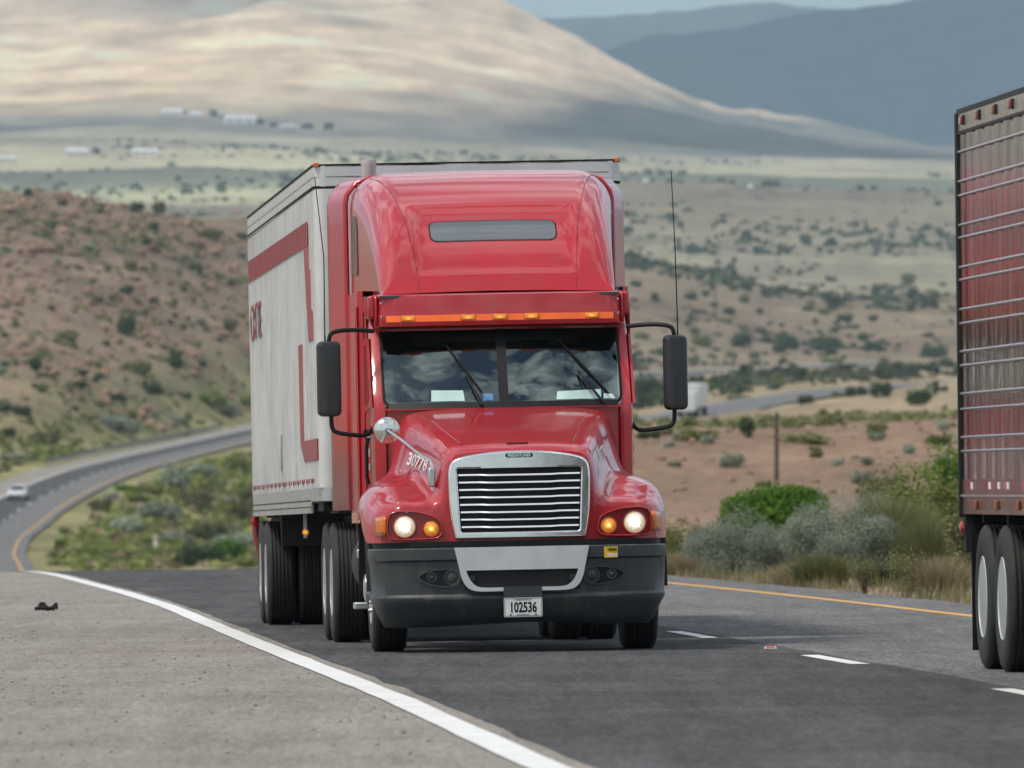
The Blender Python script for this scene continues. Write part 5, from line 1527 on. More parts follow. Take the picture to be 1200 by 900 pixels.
def at_lat(px, lat, Ya=60.0, Yb=400.0):
    """point on the roadside at a given distance beside the lane"""
    for k in range(60):
        Ym = (Ya + Yb) / 2
        if float(road_x(Ym, lat)[0]) > px_x(px, Ym): Ya = Ym
        else: Yb = Ym
    X = float(road_x(Ym, lat)[0])
    return X, Ym, float(terrain_z([X], [Ym])[0])
near = [  # px, lat, width px, height px, kind, seed, leaves, leaf size, label, category
    (865, 7.1, 118, 86, 'sage', 3, 5200, .006, 'grey green sage bush right of the headlight, in front of the bright green bush', 'bush'),
    (988, 7.5, 132, 112, 'sage', 4, 5600, .006, 'larger grey green sage bush right of the bright green bush', 'bush'),
    (1026, 9.6, 96, 100, 'sage', 5, 4200, .007, 'pale sage bush standing behind the larger sage bush', 'bush'),
    (802, 8.2, 78, 58, 'lime', 6, 4600, .040, 'low yellow green bush beside the tractor bumper, left of the grey sage bush', 'bush'),
    (772, 12.0, 60, 52, 'olive', 16, 3000, .045, 'dull green bush half hidden behind the tractor fender', 'bush'),
    (932, 6.8, 60, 40, 'dry', 7, 1300, .005, 'clump of tan dry grass between the two grey sage bushes', 'grass clump'),
    (806, 6.8, 62, 40, 'dry', 8, 1600, .005, 'clump of tan dry grass at the road edge beside the tractor bumper', 'grass clump'),
    (1046, 8.2, 96, 124, 'wisp', 9, 6500, .006, 'tall olive shrub left of the steel trailer, above the road edge', 'shrub'),
    (1082, 11.0, 124, 128, 'lime', 10, 7600, .045, 'tall yellow green shrub beside the rear corner of the steel trailer', 'shrub'),
    (1112, 15.0, 96, 150, 'green', 11, 4600, .055, 'tall fresh green shrub rising behind the yellow green shrub', 'shrub'),
    (1106, 7.2, 70, 66, 'dry', 12, 1900, .005, 'pale straw coloured grass clump close to the steel trailer mud flap', 'grass clump'),
    (1064, 6.8, 70, 62, 'olive', 13, 3200, .035, 'low olive bush at the road edge left of the straw coloured grass clump', 'bush'),
    (1014, 6.8, 52, 48, 'olive', 14, 2600, .035, 'small olive bush at the foot of the larger sage bush', 'bush'),
    (958, 13.0, 70, 84, 'olive', 15, 3200, .05, 'dull olive bush just right of the bright green bush', 'bush'),
    (835, 8.6, 70, 50, 'lime', 41, 4200, .04, 'low fresh green bush behind the left sage bush', 'bush'),
    (905, 8.4, 80, 52, 'olive', 42, 4600, .04, 'low dull green bush in front of the bright green bush, between the sage bushes', 'bush'),
    (946, 9.2, 76, 66, 'lime', 43, 4600, .04, 'yellow green bush between the bright green bush and the larger sage bush', 'bush'),
    (1068, 9.5, 84, 96, 'lime', 44, 5200, .04, 'bright yellow green bush left of the straw coloured grass clump', 'bush'),
    (1094, 8.6, 80, 92, 'wisp', 45, 5200, .006, 'wispy olive shrub leaning beside the steel trailer corner', 'shrub'),
    (1010, 8.8, 80, 80, 'wisp', 46, 5200, .006, 'wispy olive shrub growing through the larger sage bush', 'shrub'),
    (1050, 16.0, 110, 120, 'olive', 47, 5200, .05, 'broad dull green shrub at the back of the roadside growth near the trailer', 'shrub'),
    (850, 7.0, 40, 30, 'lime', 48, 2200, .03, 'tiny fresh green plant at the foot of the left sage bush', 'plant'),
    (960, 7.0, 60, 50, 'wisp', 49, 3800, .006, 'low wispy olive shrub at the road edge between the two large sage bushes', 'shrub'),
    (1150, 8.5, 120, 120, 'olive', 17, 4200, .045, 'broad olive shrub mostly hidden behind the steel trailer wheels', 'shrub')]
for (px, la, wp, hp, kind, sd, n_, lf, lab, cat_) in near:
    X, Y, z = at_lat(px, la)
    big_bush({'bush': 'desert_bush', 'shrub': 'desert_shrub', 'grass clump': 'grass_clump', 'plant': 'desert_plant'}[cat_], (X, Y, z - .02), wp / 2 / F * Y, hp / F * Y, kind, sd, lab, cat_, None, n_, lf)
Xg, Yg = px_x(903, 192), 192.0
big_bush('desert_bush', (Xg, Yg, float(terrain_z([Xg], [Yg])[0]) - .03), 1.36, 1.38, 'green', 21, 'round bright green bush right of the tractor, the largest green bush by the road', 'bush', None, 26000, .030)

# loose dry grass along the verge: nobody could count it
def verge_grass(name, n, mat, seed, hmul, la0, la1, Y0, Y1, lab):
    r = np.random.default_rng(seed)
    Y = r.uniform(Y0, Y1, n); la = la0 + (la1 - la0) * r.random(n) ** 1.6
    keep = fbm(Y * 1.0, la * 3.0, 6.0, 3, seed) > -.18
    Y, la = Y[keep], la[keep]; n = len(Y)
    X = np.array(road_x(Y, la)); z = terrain_z(X, Y)
    k = 7
    base = np.repeat(np.c_[X, Y, z], k, 0) + np.c_[r.normal(0, .05, n * k), r.normal(0, .05, n * k), np.full(n * k, -.01)]
    th = r.uniform(0, 2 * math.pi, n * k); h = hmul * r.uniform(.4, 1.2, n * k); ln = h * r.uniform(.1, .7, n * k)
    tip = base + np.c_[np.cos(th) * ln, np.sin(th) * ln, h]
    sd = np.c_[np.cos(th + 1.57), np.sin(th + 1.57), np.zeros(n * k)] * .006
    V_ = np.stack([base - sd, base + sd, tip], 1).reshape(-1, 3)
    me = mesh_from(name, V_, [np.arange(3 * n * k).reshape(-1, 3)], M[mat])
    o = bpy.data.objects.new(name, me); COL.objects.link(o)
    tag(o, lab, kind='stuff')
verge_grass('dry_grass', 5200, 'leaf_dry', 31, .20, 6.55, 20, 88, 215, 'thin dry grass along the right road edge')
verge_grass('green_weeds', 3200, 'leaf_olive', 32, .24, 6.7, 22, 88, 225, 'low green weeds between the roadside bushes')
verge_grass('shoulder_weeds', 1500, 'leaf_dry', 33, .18, -5.7, -14, 60, 215, 'thin dry grass beyond the pale shoulder')

# bushes on the slopes: a few shapes, copied
shapes = {}
for kind in ('dark', 'olive', 'lime', 'sage', 'green'):
    shapes[kind] = []
    for v in range(4):
        flat = (.95, .75, 1.15, .62)[v]
        V_, q = leaves(560, lobes_round(1.0, 9, flat, 40 + v + len(kind) * 7), .105, 50 + v, .3)
        shapes[kind].append(mesh_from('foliage', V_, [q], M['leaf_' + kind]))
def bush_at(px, py, wpx, kind, label, group, aspect=1.0, Ymin=230.0, cat_='bush', name='desert_bush'):
    p = hit(px, py, Ymin)
    if p is None: return None
    X, Y, z = p
    r = max(.35, wpx / 2 / F * Y)
    o = bpy.data.objects.new(name, random.choice(shapes[kind]))
    COL.objects.link(o)
    o.location = (X, Y, z - .12 * r); o.rotation_euler = (0, 0, random.uniform(0, 6.28)); o.scale = (r, r, r * (max(.42, aspect * .95) if group == 'bushes in the hollow of the curve' else max(.6, aspect * 1.45)) * random.uniform(.9, 1.15))
    tag(o, label, cat_, group)
    return o
HILL = ('dark green bush dotted over the bare red hill on the left', 'bushes on the red hill')
VERGE = ('green roadside bush between the red hill and the curving road on the left', 'bushes beside the curving road')
MEDN = ('leafy bush in the green hollow inside the road curve on the left', 'bushes in the hollow of the curve')
PLAT = ('dark bush on the tan slope right of the tractor, near the distant road', 'bushes near the distant road')
BANK = ('grey green bush on the reddish bank behind the roadside bushes on the right', 'bushes on the reddish bank')
RIDGE = ('small dark bush on the brown ridge right of the tractor antenna', 'bushes on the brown ridge')
L_ = [  # px, base py, width px, kind, aspect, label (None: that of its zone), zone
    (149, 394, 34, 'dark', 1.15, 'largest dark green bush in the middle of the red hill', HILL), (76, 405, 38, 'olive', .6, 'low spreading olive bush left of the largest bush on the red hill', HILL),
    (204, 433, 26, 'dark', 1.1, 'dark bush low on the red hill near the white trailer', HILL), (157, 436, 54, 'olive', .5, 'wide flat olive bush beside the dark bush near the foot of the red hill', HILL),
    (41, 435, 21, 'dark', 1.2, None, HILL), (5, 434, 18, 'dark', .9, None, HILL), (181, 361, 16, 'dark', 1, None, HILL), (148, 346, 23, 'dark', .6, None, HILL), (152, 316, 22, 'olive', .9, None, HILL),
    (230, 320, 23, 'dark', .8, None, HILL), (271, 335, 12, 'dark', .9, None, HILL), (271, 391, 24, 'olive', .9, None, HILL), (236, 382, 22, 'sage', .6, None, HILL), (250, 284, 36, 'olive', .6, None, HILL),
    (215, 343, 13, 'dark', .8, None, HILL), (60, 365, 13, 'dark', 1, None, HILL), (92, 318, 10, 'dark', 1.1, None, HILL), (236, 432, 18, 'dark', .6, None, HILL), (120, 372, 14, 'olive', .6, None, HILL),
    (160, 250, 22, 'dark', 1.0, 'bushy dark shrub on the skyline of the red hill nearest the trailer', HILL), (187, 252, 22, 'olive', .9, None, HILL), (116, 250, 17, 'dark', 1, None, HILL), (98, 246, 13, 'dark', .9, None, HILL),
    (73, 242, 15, 'dark', 1, None, HILL), (33, 231, 15, 'dark', 1.1, 'dark bush on the skyline at the top left of the red hill', HILL), (205, 256, 14, 'sage', .8, None, HILL),
    (27, 489, 33, 'dark', .9, 'rounded dark bush alone on bare red soil above the white car', VERGE), (43, 434, 20, 'dark', 1, None, HILL), (140, 471, 25, 'dark', .75, None, VERGE), (88, 482, 18, 'dark', .8, None, VERGE),
    (177, 464, 32, 'dark', .9, None, VERGE), (213, 467, 32, 'dark', .6, None, VERGE), (248, 478, 50, 'lime', .55, 'bright yellow green bush above the guard rail beside the white trailer', VERGE), (267, 489, 34, 'sage', .7, None, VERGE),
    (203, 496, 44, 'sage', .45, None, VERGE), (128, 502, 72, 'sage', .45, None, VERGE), (150, 510, 40, 'sage', .7, None, VERGE), (53, 522, 48, 'olive', .5, None, VERGE), (48, 462, 17, 'dark', .7, None, VERGE),
    (83, 461, 12, 'dark', .7, None, VERGE), (288, 478, 24, 'lime', .8, None, VERGE), (100, 492, 40, 'olive', .5, None, VERGE), (235, 470, 24, 'green', .6, None, VERGE), (20, 540, 40, 'sage', .4, None, VERGE),
    (205, 578, 52, 'sage', 1.2, 'tall grey green bush standing above the road curve left of the trailer', MEDN), (236, 560, 42, 'sage', 1.0, None, MEDN), (275, 552, 44, 'lime', .6, 'yellow green bush near the road beside the trailer side', MEDN),
    (258, 568, 34, 'sage', .6, None, MEDN), (150, 624, 64, 'sage', .6, None, MEDN), (93, 643, 60, 'lime', .5, 'bright lime bush just inside the yellow line of the curve', MEDN), (141, 657, 58, 'lime', .5, None, MEDN),
    (232, 662, 70, 'dark', .75, 'dark green bush at the crest of the road beside the trailer wheels', MEDN), (280, 608, 52, 'olive', .8, None, MEDN), (187, 610, 74, 'sage', .7, None, MEDN), (120, 600, 44, 'olive', .7, None, MEDN),
    (245, 632, 80, 'olive', .7, None, MEDN), (180, 652, 70, 'olive', .5, None, MEDN), (70, 655, 50, 'olive', .45, None, MEDN), (275, 640, 60, 'sage', .7, None, MEDN), (110, 662, 60, 'green', .4, None, MEDN), (290, 662, 50, 'lime', .5, None, MEDN),
    (160, 590, 46, 'lime', .6, None, MEDN), (225, 600, 60, 'olive', .8, None, MEDN), (258, 590, 50, 'sage', .7, None, MEDN), (205, 640, 60, 'sage', .6, None, MEDN), (130, 585, 30, 'sage', .8, None, MEDN),
    (767, 358, 13, 'dark', 1.6, None, RIDGE), (810, 354, 22, 'dark', .6, None, RIDGE), (977, 361, 22, 'dark', .9, None, RIDGE), (947, 364, 24, 'olive', .5, None, RIDGE), (850, 379, 24, 'olive', .6, None, RIDGE),
    (825, 405, 37, 'olive', .8, None, PLAT), (872, 408, 38, 'dark', .65, None, PLAT), (922, 409, 34, 'dark', 1.0, 'tallest dark bush on the slope above the distant road', PLAT), (967, 411, 54, 'dark', .6, 'widest dark bush on the slope above the distant road', PLAT),
    (1023, 413, 25, 'dark', 1.0, None, PLAT), (1093, 420, 48, 'dark', .75, 'broad dark bush on the slope next to the steel trailer', PLAT), (1023, 376, 16, 'dark', 1, None, RIDGE), (987, 378, 15, 'dark', 1.1, None, RIDGE), (1067, 368, 13, 'dark', .8, None, RIDGE),
    (1035, 361, 30, 'dark', .45, None, RIDGE), (975, 427, 32, 'lime', .6, 'yellow green bush below the widest dark bush on the slope', PLAT), (827, 458, 38, 'green', .5, None, PLAT), (867, 469, 42, 'olive', .45, None, PLAT), (950, 448, 14, 'olive', 1.1, None, PLAT),
    (910, 455, 24, 'lime', .8, None, PLAT), (1003, 465, 32, 'dark', .75, 'left one of three dark bushes in a row beside the distant road', PLAT), (1033, 466, 38, 'dark', .75, 'middle one of three dark bushes in a row beside the distant road', PLAT),
    (1077, 475, 46, 'dark', .75, 'right one of three dark bushes in a row beside the distant road', PLAT), (1045, 433, 28, 'dark', .4, None, PLAT), (747, 305, 16, 'dark', .7, None, RIDGE),
    (820, 515, 64, 'olive', .55, None, BANK), (875, 512, 28, 'dark', 1.4, 'upright dark bush beside the thin post on the reddish bank', BANK), (857, 551, 38, 'sage', .7, 'lone grey green bush on the bare bank above the bright green bush', BANK),
    (1010, 569, 36, 'sage', .7, 'round grey bush on the bank above the sage bushes', BANK), (1056, 566, 22, 'olive', .8, None, BANK), (937, 519, 78, 'olive', .4, None, BANK), (1026, 516, 36, 'olive', .6, None, BANK), (1100, 520, 44, 'olive', .5, None, BANK),
    (944, 475, 26, 'dark', .7, None, PLAT), (760, 515, 32, 'dark', .7, None, BANK), (757, 468, 40, 'dark', .9, 'dark green bush between the tractor mirror and the far lorry', PLAT), (955, 540, 13, 'olive', .8, None, BANK), (780, 512, 30, 'olive', .5, None, BANK)]
for (px, py, w_, kd, asp, lab, zone) in L_:
    bush_at(px, py, w_, kd, lab or zone[0], None if lab else zone[1], asp, 230 if px > 400 else 700)
def scatter(n, x0, x1, y0, y1, w0, w1, kinds, zone, ymin):
    c = 0
    for k in range(n * 3):
        if c >= n: break
        px, py = random.uniform(x0, x1), random.uniform(y0, y1)
        p = hit(px, py, ymin)
        if p is None: continue
        la = (p[0] - float(road_xy(p[1])[0])) / 1.002 + 5.45
        if -6.5 < la < 7.5 or abs(p[0] - float(roadb_x(p[1])[0])) < 8 and 1080 < p[1] < 2150: continue
        bush_at(px, py, random.uniform(w0, w1) * random.choice((.7, 1, 1, 1.3)), random.choice(kinds), zone[0], zone[1], random.uniform(.5, 1.0), ymin)
        c += 1
scatter(62, -20, 292, 262, 450, 6, 15, ('dark', 'dark', 'olive', 'sage'), HILL, 900)
scatter(18, 0, 292, 440, 520, 10, 26, ('dark', 'sage', 'olive', 'lime'), VERGE, 900)
scatter(24, 60, 300, 565, 668, 22, 52, ('olive', 'lime', 'sage', 'green', 'olive', 'lime'), MEDN, 820)
scatter(46, 740, 1115, 335, 420, 7, 20, ('dark', 'dark', 'olive'), RIDGE, 1200)
scatter(20, 745, 1115, 385, 470, 8, 20, ('dark', 'olive', 'lime', 'sage'), PLAT, 700)
scatter(16, 745, 1115, 500, 600, 8, 20, ('sage', 'olive', 'sage'), BANK, 260)

# far scrub that reads as one speckle
def far_scrub(name, n, mat, seed, Y0, Y1, r0, r1, px0, px1, lab, quads=9):
    r = np.random.default_rng(seed)
    Y = np.exp(r.uniform(math.log(Y0), math.log(Y1), n)); px = r.uniform(px0, px1, n); X = px_x(px, Y)
    den = fbm(X, Y * .5, 90.0 + .02 * Y.mean(), 4, seed + 3)
    la = (X - road_xy(Y)) / 1.002 + 5.45
    ok = (den > r.uniform(-.25, .5, n)) & ((np.abs(la - .5) > 9) | (Y > 3000)) & ~((np.abs(X - roadb_x(Y)) < 12 + sstep(0, 1, roadb_x(Y) - X) * 0) & (Y > 1080) & (Y < 2160)) & ~((Y > 1950) & (Y < 3000) & (la > -12) & (la < 48)) & ~((Y > 1080) & (Y < 1900) & (X > roadb_x(Y)) & (X < roadb_x(Y) + 26))
    X, Y = X[ok], Y[ok]; n = len(X)
    z = terrain_z(X, Y)
    R = r.uniform(r0, r1, n) * r.choice([.6, 1, 1, 1.5], n)
    m = n * quads
    d = unit_rand(m, r); d[:, 2] = np.abs(d[:, 2]) * .8
    C = np.repeat(np.c_[X, Y, z], quads, 0) + d * np.repeat(R, quads)[:, None] * r.uniform(.3, .9, m)[:, None]
    nr_ = d + unit_rand(m, r) * .7; nr_ /= np.linalg.norm(nr_, axis=1)[:, None]
    a = np.cross(nr_, unit_rand(m, r)); a /= np.linalg.norm(a, axis=1)[:, None]; b2 = np.cross(nr_, a)
    s = (np.repeat(R, quads) * r.uniform(.35, .65, m))[:, None]
    V_ = np.stack([C - a * s, C - b2 * s, C + a * s, C + b2 * s], 1).reshape(-1, 3)
    o = bpy.data.objects.new(name, mesh_from(name, V_, [np.arange(4 * m).reshape(-1, 4)], M[mat])); COL.objects.link(o)
    tag(o, lab, kind='stuff')
far_scrub('hill_scrub', 11000, 'leaf_olive', 71, 1080, 2150, .3, .95, -250, 420, 'fine low scrub covering the red hill')
far_scrub('bank_scrub', 4600, 'leaf_olive', 72, 300, 900, .16, .55, 600, 1500, 'fine low scrub on the bank and plain')
far_scrub('plain_scrub', 15000, 'leaf_far', 73, 1450, 4000, .6, 1.7, 480, 1500, 'dark scrub speckling the brown slopes')
far_scrub('valley_scrub', 17000, 'leaf_far', 74, 3600, 9000, 1.2, 3.2, -300, 1500, 'distant scrub speckling the valley floor', 6)
far_scrub('hollow_scrub', 5200, 'leaf_lime', 75, 800, 1260, .3, .9, 30, 420, 'low green growth filling the hollow inside the curve')
far_scrub('hollow_grass', 5000, 'leaf_dry', 76, 800, 1400, .2, .6, -100, 420, 'dry grass in the hollow and along the curve')

# red boulders on the hill
rocks = []
for v in range(4):
    bm = bmesh.new(); bmesh.ops.create_icosphere(bm, subdivisions=2, radius=1.0)
    q = np.random.default_rng(90 + v)
    sc_ = q.uniform(.6, 1.2, 3)
    for vert in bm.verts:
        c = vert.co
        k = 1 + .5 * float(vnoise(c.x * 1.4 + 9 * v, c.y * 1.4 + c.z * 2.1, v)) + .25 * float(vnoise(c.x * 3.4, c.y * 3.1 + c.z * 4, v + 5))
        vert.co = Vector((c.x * sc_[0], c.y * sc_[1], c.z * sc_[2] * .7)) * k
    me = bpy.data.meshes.new('boulder'); bm.to_mesh(me); bm.free(); me.materials.append(M['rock']); rocks.append(me)
rl = [(38, 296, 32, 'largest pale red boulder on the upper left of the red hill'), (60, 297, 22, None), (180, 294, 24, None), (230, 289, 26, 'broad boulder on the upper right of the red hill beside the trailer'), (72, 272, 24, None), (202, 268, 11, None), (10, 250, 24, None), (250, 300, 22, None), (165, 300, 20, None), (85, 255, 20, None), (30, 262, 20, None), (120, 275, 16, None)]
for k in range(120): rl.append((random.uniform(-10, 290), 240 + 130 * random.random() ** 1.6, 4 + 13 * random.random() ** 2.2, None))
for (px, py, w_, lab) in rl:
    p = hit(px, py, 1000)
    if p is None: continue
    r_ = w_ / 2 / F * p[1]
    o = bpy.data.objects.new('boulder', random.choice(rocks)); COL.objects.link(o)
    o.location = (p[0], p[1], p[2] + .15 * r_); o.rotation_euler = (random.uniform(-.3, .3), random.uniform(-.3, .3), random.uniform(0, 6.28)); o.scale = (r_, r_, r_ * random.uniform(.5, .85))
    tag(o, lab or 'reddish boulder among the scrub on the upper part of the red hill', 'boulder', None if lab else 'boulders on the red hill')

def rubble(name, n, seed, Y0, Y1, x0, x1, r0, r1, lab):
    r = np.random.default_rng(seed)
    Y = r.uniform(Y0, Y1, n); px = r.uniform(x0, x1, n); X = px_x(px, Y)
    la = (X - road_xy(Y)) / 1.002 + 5.45
    ok = (fbm(X, Y, 60.0, 3, seed) > r.uniform(-.35, .4, n)) & ((la < -9) | (la > 9))
    X, Y = X[ok], Y[ok]; n = len(X); z = terrain_z(X, Y)
    oc = np.array([(1, 0, 0), (0, 1, 0), (-1, 0, 0), (0, -1, 0), (.1, .1, .8), (0, 0, -.5)], float)
    fc = np.array([(0, 1, 4), (1, 2, 4), (2, 3, 4), (3, 0, 4), (1, 0, 5), (2, 1, 5), (3, 2, 5), (0, 3, 5)])
    R = r.uniform(r0, r1, n) * r.choice([.6, 1, 1.6], n)
    V_ = (np.c_[X, Y, z][:, None, :] + (oc[None] * r.uniform(.6, 1.3, (n, 6, 1)) + r.normal(0, .15, (n, 6, 3))) * R[:, None, None]).reshape(-1, 3)
    Fc = (np.arange(n)[:, None, None] * 6 + fc[None]).reshape(-1, 3)
    o = np_mesh(name, V_, Fc, M['rock']); tag(o, lab, kind='stuff')
rubble('rock_rubble', 5200, 61, 1350, 2120, -150, 330, .3, .9, 'loose reddish rocks strewn over the red hill')
rubble('bank_stones', 2600, 62, 255, 700, 680, 1400, .05, .16, 'small stones on the reddish bank')

def gravel(name, n, seed, mat, la0, la1, r0, r1, lab):
    r = np.random.default_rng(seed)
    Y = 42 * (170 / 42) ** r.random(n); la = r.uniform(la0, la1, n)
    X = np.array(road_x(Y, la)); z = road_z(Y, la) + .005
    oc = np.array([(1, 0, 0), (0, 1, 0), (-1, 0, 0), (0, -1, 0), (.1, .1, .7), (0, 0, -.4)], float)
    fc = np.array([(0, 1, 4), (1, 2, 4), (2, 3, 4), (3, 0, 4)])
    R = r0 + (r1 - r0) * r.random(n) ** 3
    V_ = (np.c_[X, Y, z][:, None, :] + oc[None] * r.uniform(.6, 1.3, (n, 6, 1)) * R[:, None, None]).reshape(-1, 3)
    Fc = (np.arange(n)[:, None, None] * 6 + fc[None]).reshape(-1, 3)
    o = np_mesh(name, V_, Fc, M[mat]); tag(o, lab, kind='stuff')
M['grit_dark'] = simple('dark_grit', (.07, .065, .06), .95, var=.4, vscale=3)
M['grit_pale'] = simple('pale_grit', (.36, .34, .31), .95, var=.3, vscale=3)
gravel('dark_gravel', 2200, 81, 'grit_dark', -5.4, -2.05, .003, .015, 'dark grit scattered over the pale shoulder')
gravel('pale_gravel', 6000, 82, 'grit_pale', -5.4, -1.7, .003, .009, 'pale grit scattered over the shoulder')
gravel('lane_grit', 3500, 83, 'grit_pale', -1.6, 6.3, .003, .008, 'fine grit on the traffic lanes')

# ------------------------------------------------------------------ posts, poles, guard rail, houses, small things
def pole(name, px, Y, hpx, r, label, cat_, cross=False):
    X = px_x(px, Y); z = float(terrain_z([X], [Y])[0]); hgt = hpx / F * Y
    e = empty(name, (X, Y, z)); tag(e, label, cat_)
    MB().tube([(0, 0, -.5), (0, 0, hgt * .5), (0.01, 0, hgt)], [r * 1.15, r, r * .85], 10).build('post', M['wood'], e, 60)
    if cross:
        c = MB().box((0, -.12, hgt * .93), (2.4, .14, .16)).build('crossarm', M['wood'], e)
        for x in (-1.05, -.4, .4, 1.05):
            MB().lathe([(.05, 0), (.06, .1), (.03, .18), (0, .2)], (x, -.12, hgt * .93 + .08), (0, 0, 1), 10).build('insulator', M['house_wall'], c, 40)
    return e
pole('wooden_post', 910, 352, 82, .075, 'thin dark wooden post on the reddish bank above the bright green bush', 'post')
pole('utility_pole', 838, 3250, 46, .22, 'thin utility pole with a crossarm on the brown ridge right of the antenna', 'utility pole', True)
Xm, Ym = px_x(888, 8200), 8200
mt = empty('radio_mast', (Xm, Ym, float(terrain_z([Xm], [Ym])[0]))); tag(mt, 'very tall thin pale lattice mast far away on the plain at the upper right', 'mast')
mm = MB()
for a in (0, 2.09, 4.19): mm.tube([(1.1 * math.cos(a), 1.1 * math.sin(a), 0), (.5 * math.cos(a), .5 * math.sin(a), 48)], .12, 5)
mm.build('mast_frame', M['galv'], mt, 0)
bb = MB()
for k in range(16):
    z0 = k * 3.0; q0 = 1.1 - .0125 * z0
    pts = [(q0 * math.cos(a), q0 * math.sin(a), z0) for a in (0, 2.09, 4.19, 6.283)]
    bb.tube(pts, .07, 4)
bb.build('bracing', M['galv'], mt, 0)

gr = empty('guard_rail'); tag(gr, 'dark steel guard rail along the outside of the curving road on the left', 'guard rail')
yg = np.arange(1150, 1560, 4.0)
rows = []
for y in yg:
    x = float(road_x(y, -5.6)[0]); z = float(road_z(y, -5.6)[0])
    rows.append([(x, y, z + h_) for h_ in ()] + [(x + .04, y, z + .50), (x - .02, y, z + .58), (x + .05, y, z + .66), (x - .02, y, z + .74), (x + .04, y, z + .84)])
MB().grid(rows).build('rail', M['galv'], gr, 0, solid=.03)
for y in np.arange(1152, 1556, 8.0):
    x = float(road_x(y, -5.7)[0]); z = float(road_z(y, -5.7)[0])
    MB().box((x, y, z + .35), (.16, .16, .95)).build('rail_post', M['galv'], gr)
def marker_post(px, Y, hpx, label):
    X = px_x(px, Y); z = float(terrain_z([X], [Y])[0]); hh = hpx / F * Y
    e = empty('marker_post', (X, Y, z)); tag(e, label, 'marker post')
    MB().box((0, 0, hh / 2), (.30, .06, hh)).build('post', M['decal'], e, bevel=.01)
    MB().box((0, -.035, hh * .86), (.18, .012, hh * .16)).build('reflector', M['amber_off'], e)
marker_post(182, 860, 24, 'short white marker post behind the road crest left of the trailer')

houses = [(8, 189, 22, 6, 7500, 'long low white house at the left edge of the photo, far across the valley'), (90, 182, 26, 8, 7600, 'pale house with a grey roof left of the red walled house in the valley'),
          (170, 182, 32, 8, 7600, 'far house with a bright white roof, right one of the two lower houses'), (202, 136, 26, 8, 9700, 'pale grey house at the left end of the upper row of far houses'),
          (230, 138, 12, 7, 9700, 'small square white house second from left in the upper row'), (281, 146, 40, 11, 9500, 'largest long white building in the upper row of far houses'),
          (337, 152, 18, 6, 9500, 'small white house at the right end of the upper row of far houses'), (880, 222, 7, 5, 6800, 'tiny white hut on the dark scrub band at the right'), (757, 215, 6, 5, 7000, 'tiny white hut just right of the trailer top corner')]
for (px, py, w_, h_, Yh, lab) in houses:
    p = hit(px, py, 5000)
    X, Y, z = p
    W, Hh = w_ / F * Y, h_ / F * Y
    e = empty('far_house', (X, Y, z)); tag(e, lab, 'house', 'far white houses across the valley')
    MB().box((0, 0, Hh * .28), (W * .94, 9, Hh * .60)).build('wall', M['house_wall'], e)
    MB().add([(-W / 2, -5, Hh * .57), (W / 2, -5, Hh * .57), (W / 2, 5, Hh * .57), (-W / 2, 5, Hh * .57), (-W * .46, 0, Hh), (W * .46, 0, Hh)], [(0, 1, 5, 4), (2, 3, 4, 5), (0, 4, 3), (1, 2, 5), (3, 2, 1, 0)]).build('roof', M['house_roof'], e, 0)
    if w_ > 10:
        for k in range(3): MB().box((W * (-.28 + .28 * k), -4.52, Hh * .32), (W * .09, .08, Hh * .22)).build('window', M['dglass'], e)
# trees round the far houses
for (px, py, w_) in ((113, 181, 14), (175, 176, 12), (150, 183, 8), (215, 134, 10), (250, 137, 14), (262, 140, 12), (305, 146, 14), (320, 149, 12), (360, 151, 18), (385, 153, 16)):
    bush_at(px, py, w_, 'dark', 'dark round tree beside the far white houses across the valley', 'trees among the far houses', .8, 5000, 'tree', 'far_tree')

# raised reflector and scrap of tyre
X, Y = float(road_x(84.4, 1.96)[0]), 84.4
rf = empty('road_reflector', (X, Y, float(road_z(Y, 1.96)[0]) + .008)); tag(rf, 'small raised red road reflector between the lane dashes', 'road reflector')
MB().add([(-.05, -.05, 0), (.05, -.05, 0), (.05, .05, 0), (-.05, .05, 0), (-.038, -.02, .018), (.038, -.02, .018), (.038, .02, .018), (-.038, .02, .018)], [(0, 1, 5, 4), (1, 2, 6, 5), (2, 3, 7, 6), (3, 0, 4, 7), (4, 5, 6, 7)]).build('housing', M['decal'], rf, 0)
MB().add([(-.042, -.047, .003), (.042, -.047, .003), (.034, -.026, .016), (-.034, -.026, .016)], [(0, 1, 2, 3)]).build('lens', M['red_lens'], rf, 0, solid=.002)
def scrap(px, py, label, seed, size):
    d = Vector(((px - 600) / F, 1, (H - py) / F)); lo, hi_ = 30.0, 170.0
    for k in range(50):
        m_ = (lo + hi_) / 2
        la = (px_x(px, m_) - float(road_xy(m_)[0])) / 1.002 + 5.45
        if float(road_z(m_, la)[0]) < CZ + (H - py) / F * m_: lo = m_
        else: hi_ = m_
    q = np.random.default_rng(seed); mb = MB()
    rows = []
    for t_ in np.linspace(0, 1, 12):
        w_ = size * .22 * (.4 + math.sin(t_ * math.pi)) * q.uniform(.7, 1.3)
        rows.append([(size * (t_ - .5), w_ * v_, size * (.10 + .22 * abs(math.sin(t_ * 5 + seed)) * (1 - abs(v_)) + q.uniform(0, .10))) for v_ in (-1, -.5, 0, .5, 1)])
    o = mb.grid(rows).build('tyre_scrap', M['rubber'], None, 0, solid=.03)
    o.location = (px_x(px, m_), m_, float(road_z(m_, -3)[0]) + .01); o.rotation_euler = (0, 0, .4)
    tag(o, label, 'tyre scrap')
scrap(54, 718, 'curled black scrap of tyre lying on the pale shoulder at the left', 3, .26)

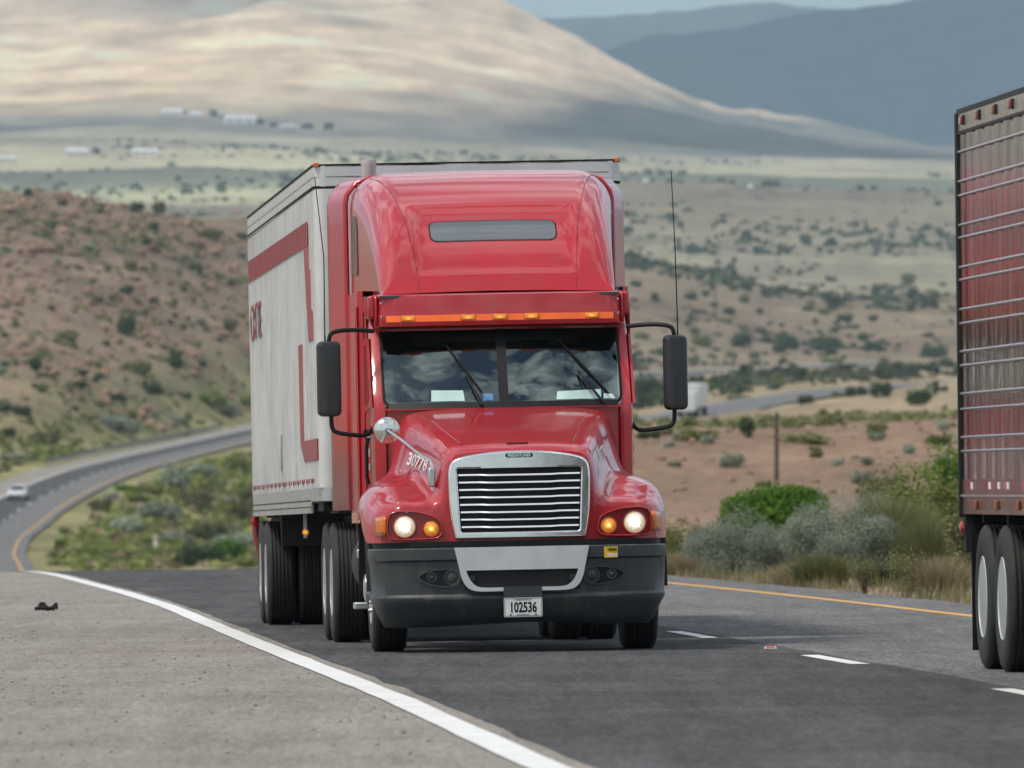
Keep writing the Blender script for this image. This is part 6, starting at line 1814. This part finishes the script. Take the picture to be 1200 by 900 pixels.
# ------------------------------------------------------------------ air and clouds
hz = MB().box((0, 23500, 680), (60000, 48400, 1640)).build('haze', None, None, 0)
hm = bpy.data.materials.new('desert_haze'); hm.use_nodes = True
hn, hl = hm.node_tree.nodes, hm.node_tree.links
hn.clear()
ho = hn.new('ShaderNodeOutputMaterial'); hv = hn.new('ShaderNodeVolumePrincipled')
hv.inputs['Color'].default_value = (.57, .80, 1.0, 1); hv.inputs['Density'].default_value = 3.5e-5; hv.inputs['Anisotropy'].default_value = 0.1
hl.new(hv.outputs[0], ho.inputs['Volume'])
hz.data.materials.append(hm)
tag(hz, kind='stuff')
M['cloud'] = simple('cloud_white', (.85, .85, .86), 1.0, var=.03, vscale=.002)
def cloud(cx, cy, rx, ry, seed, z=1950, n=26):
    """a cloud whose shade falls at cx, cy"""
    q = np.random.default_rng(seed); mb = MB()
    zg = float(terrain_z([cx], [cy])[0]); k = (z - zg) / sdir.z
    ox, oy = cx + sdir.x * k, cy + sdir.y * k
    V_, Fc = [], []
    bm = bmesh.new()
    for i in range(n):
        a = q.uniform(0, 6.28); d = math.sqrt(q.random())
        sx = q.uniform(.22, .42)
        r_ = bmesh.ops.create_icosphere(bm, subdivisions=2, radius=1.0)
        px_, py_ = ox + math.cos(a) * d * rx * .75, oy + math.sin(a) * d * ry * .75
        hh = min(rx, ry) * q.uniform(.15, .32) * (1.2 - d)
        for v in r_['verts']:
            v.co = Vector((px_ + v.co.x * rx * sx, py_ + v.co.y * ry * sx, z + (v.co.z if v.co.z > 0 else v.co.z * .25) * hh + 20 * float(vnoise(v.co.x * 3 + i, v.co.y * 3 + v.co.z, seed))))
    me = bpy.data.meshes.new('cloud'); bm.to_mesh(me); bm.free()
    me.materials.append(M['cloud']); me.shade_smooth()
    o = bpy.data.objects.new('cloud', me); COL.objects.link(o)
    tag(o, 'white cloud high above the valley', kind='structure')
for (px, Y, rx, ry, sd) in ((225, 13150, 190, 520, 1), (150, 9750, 420, 300, 2), (760, 10700, 330, 700, 3), (1000, 11600, 330, 900, 4), (1250, 11500, 400, 900, 8), (900, 24000, 3600, 5500, 5), (300, 24000, 3000, 5000, 6)):
    cloud(px_x(px, Y), Y, rx, ry, sd)
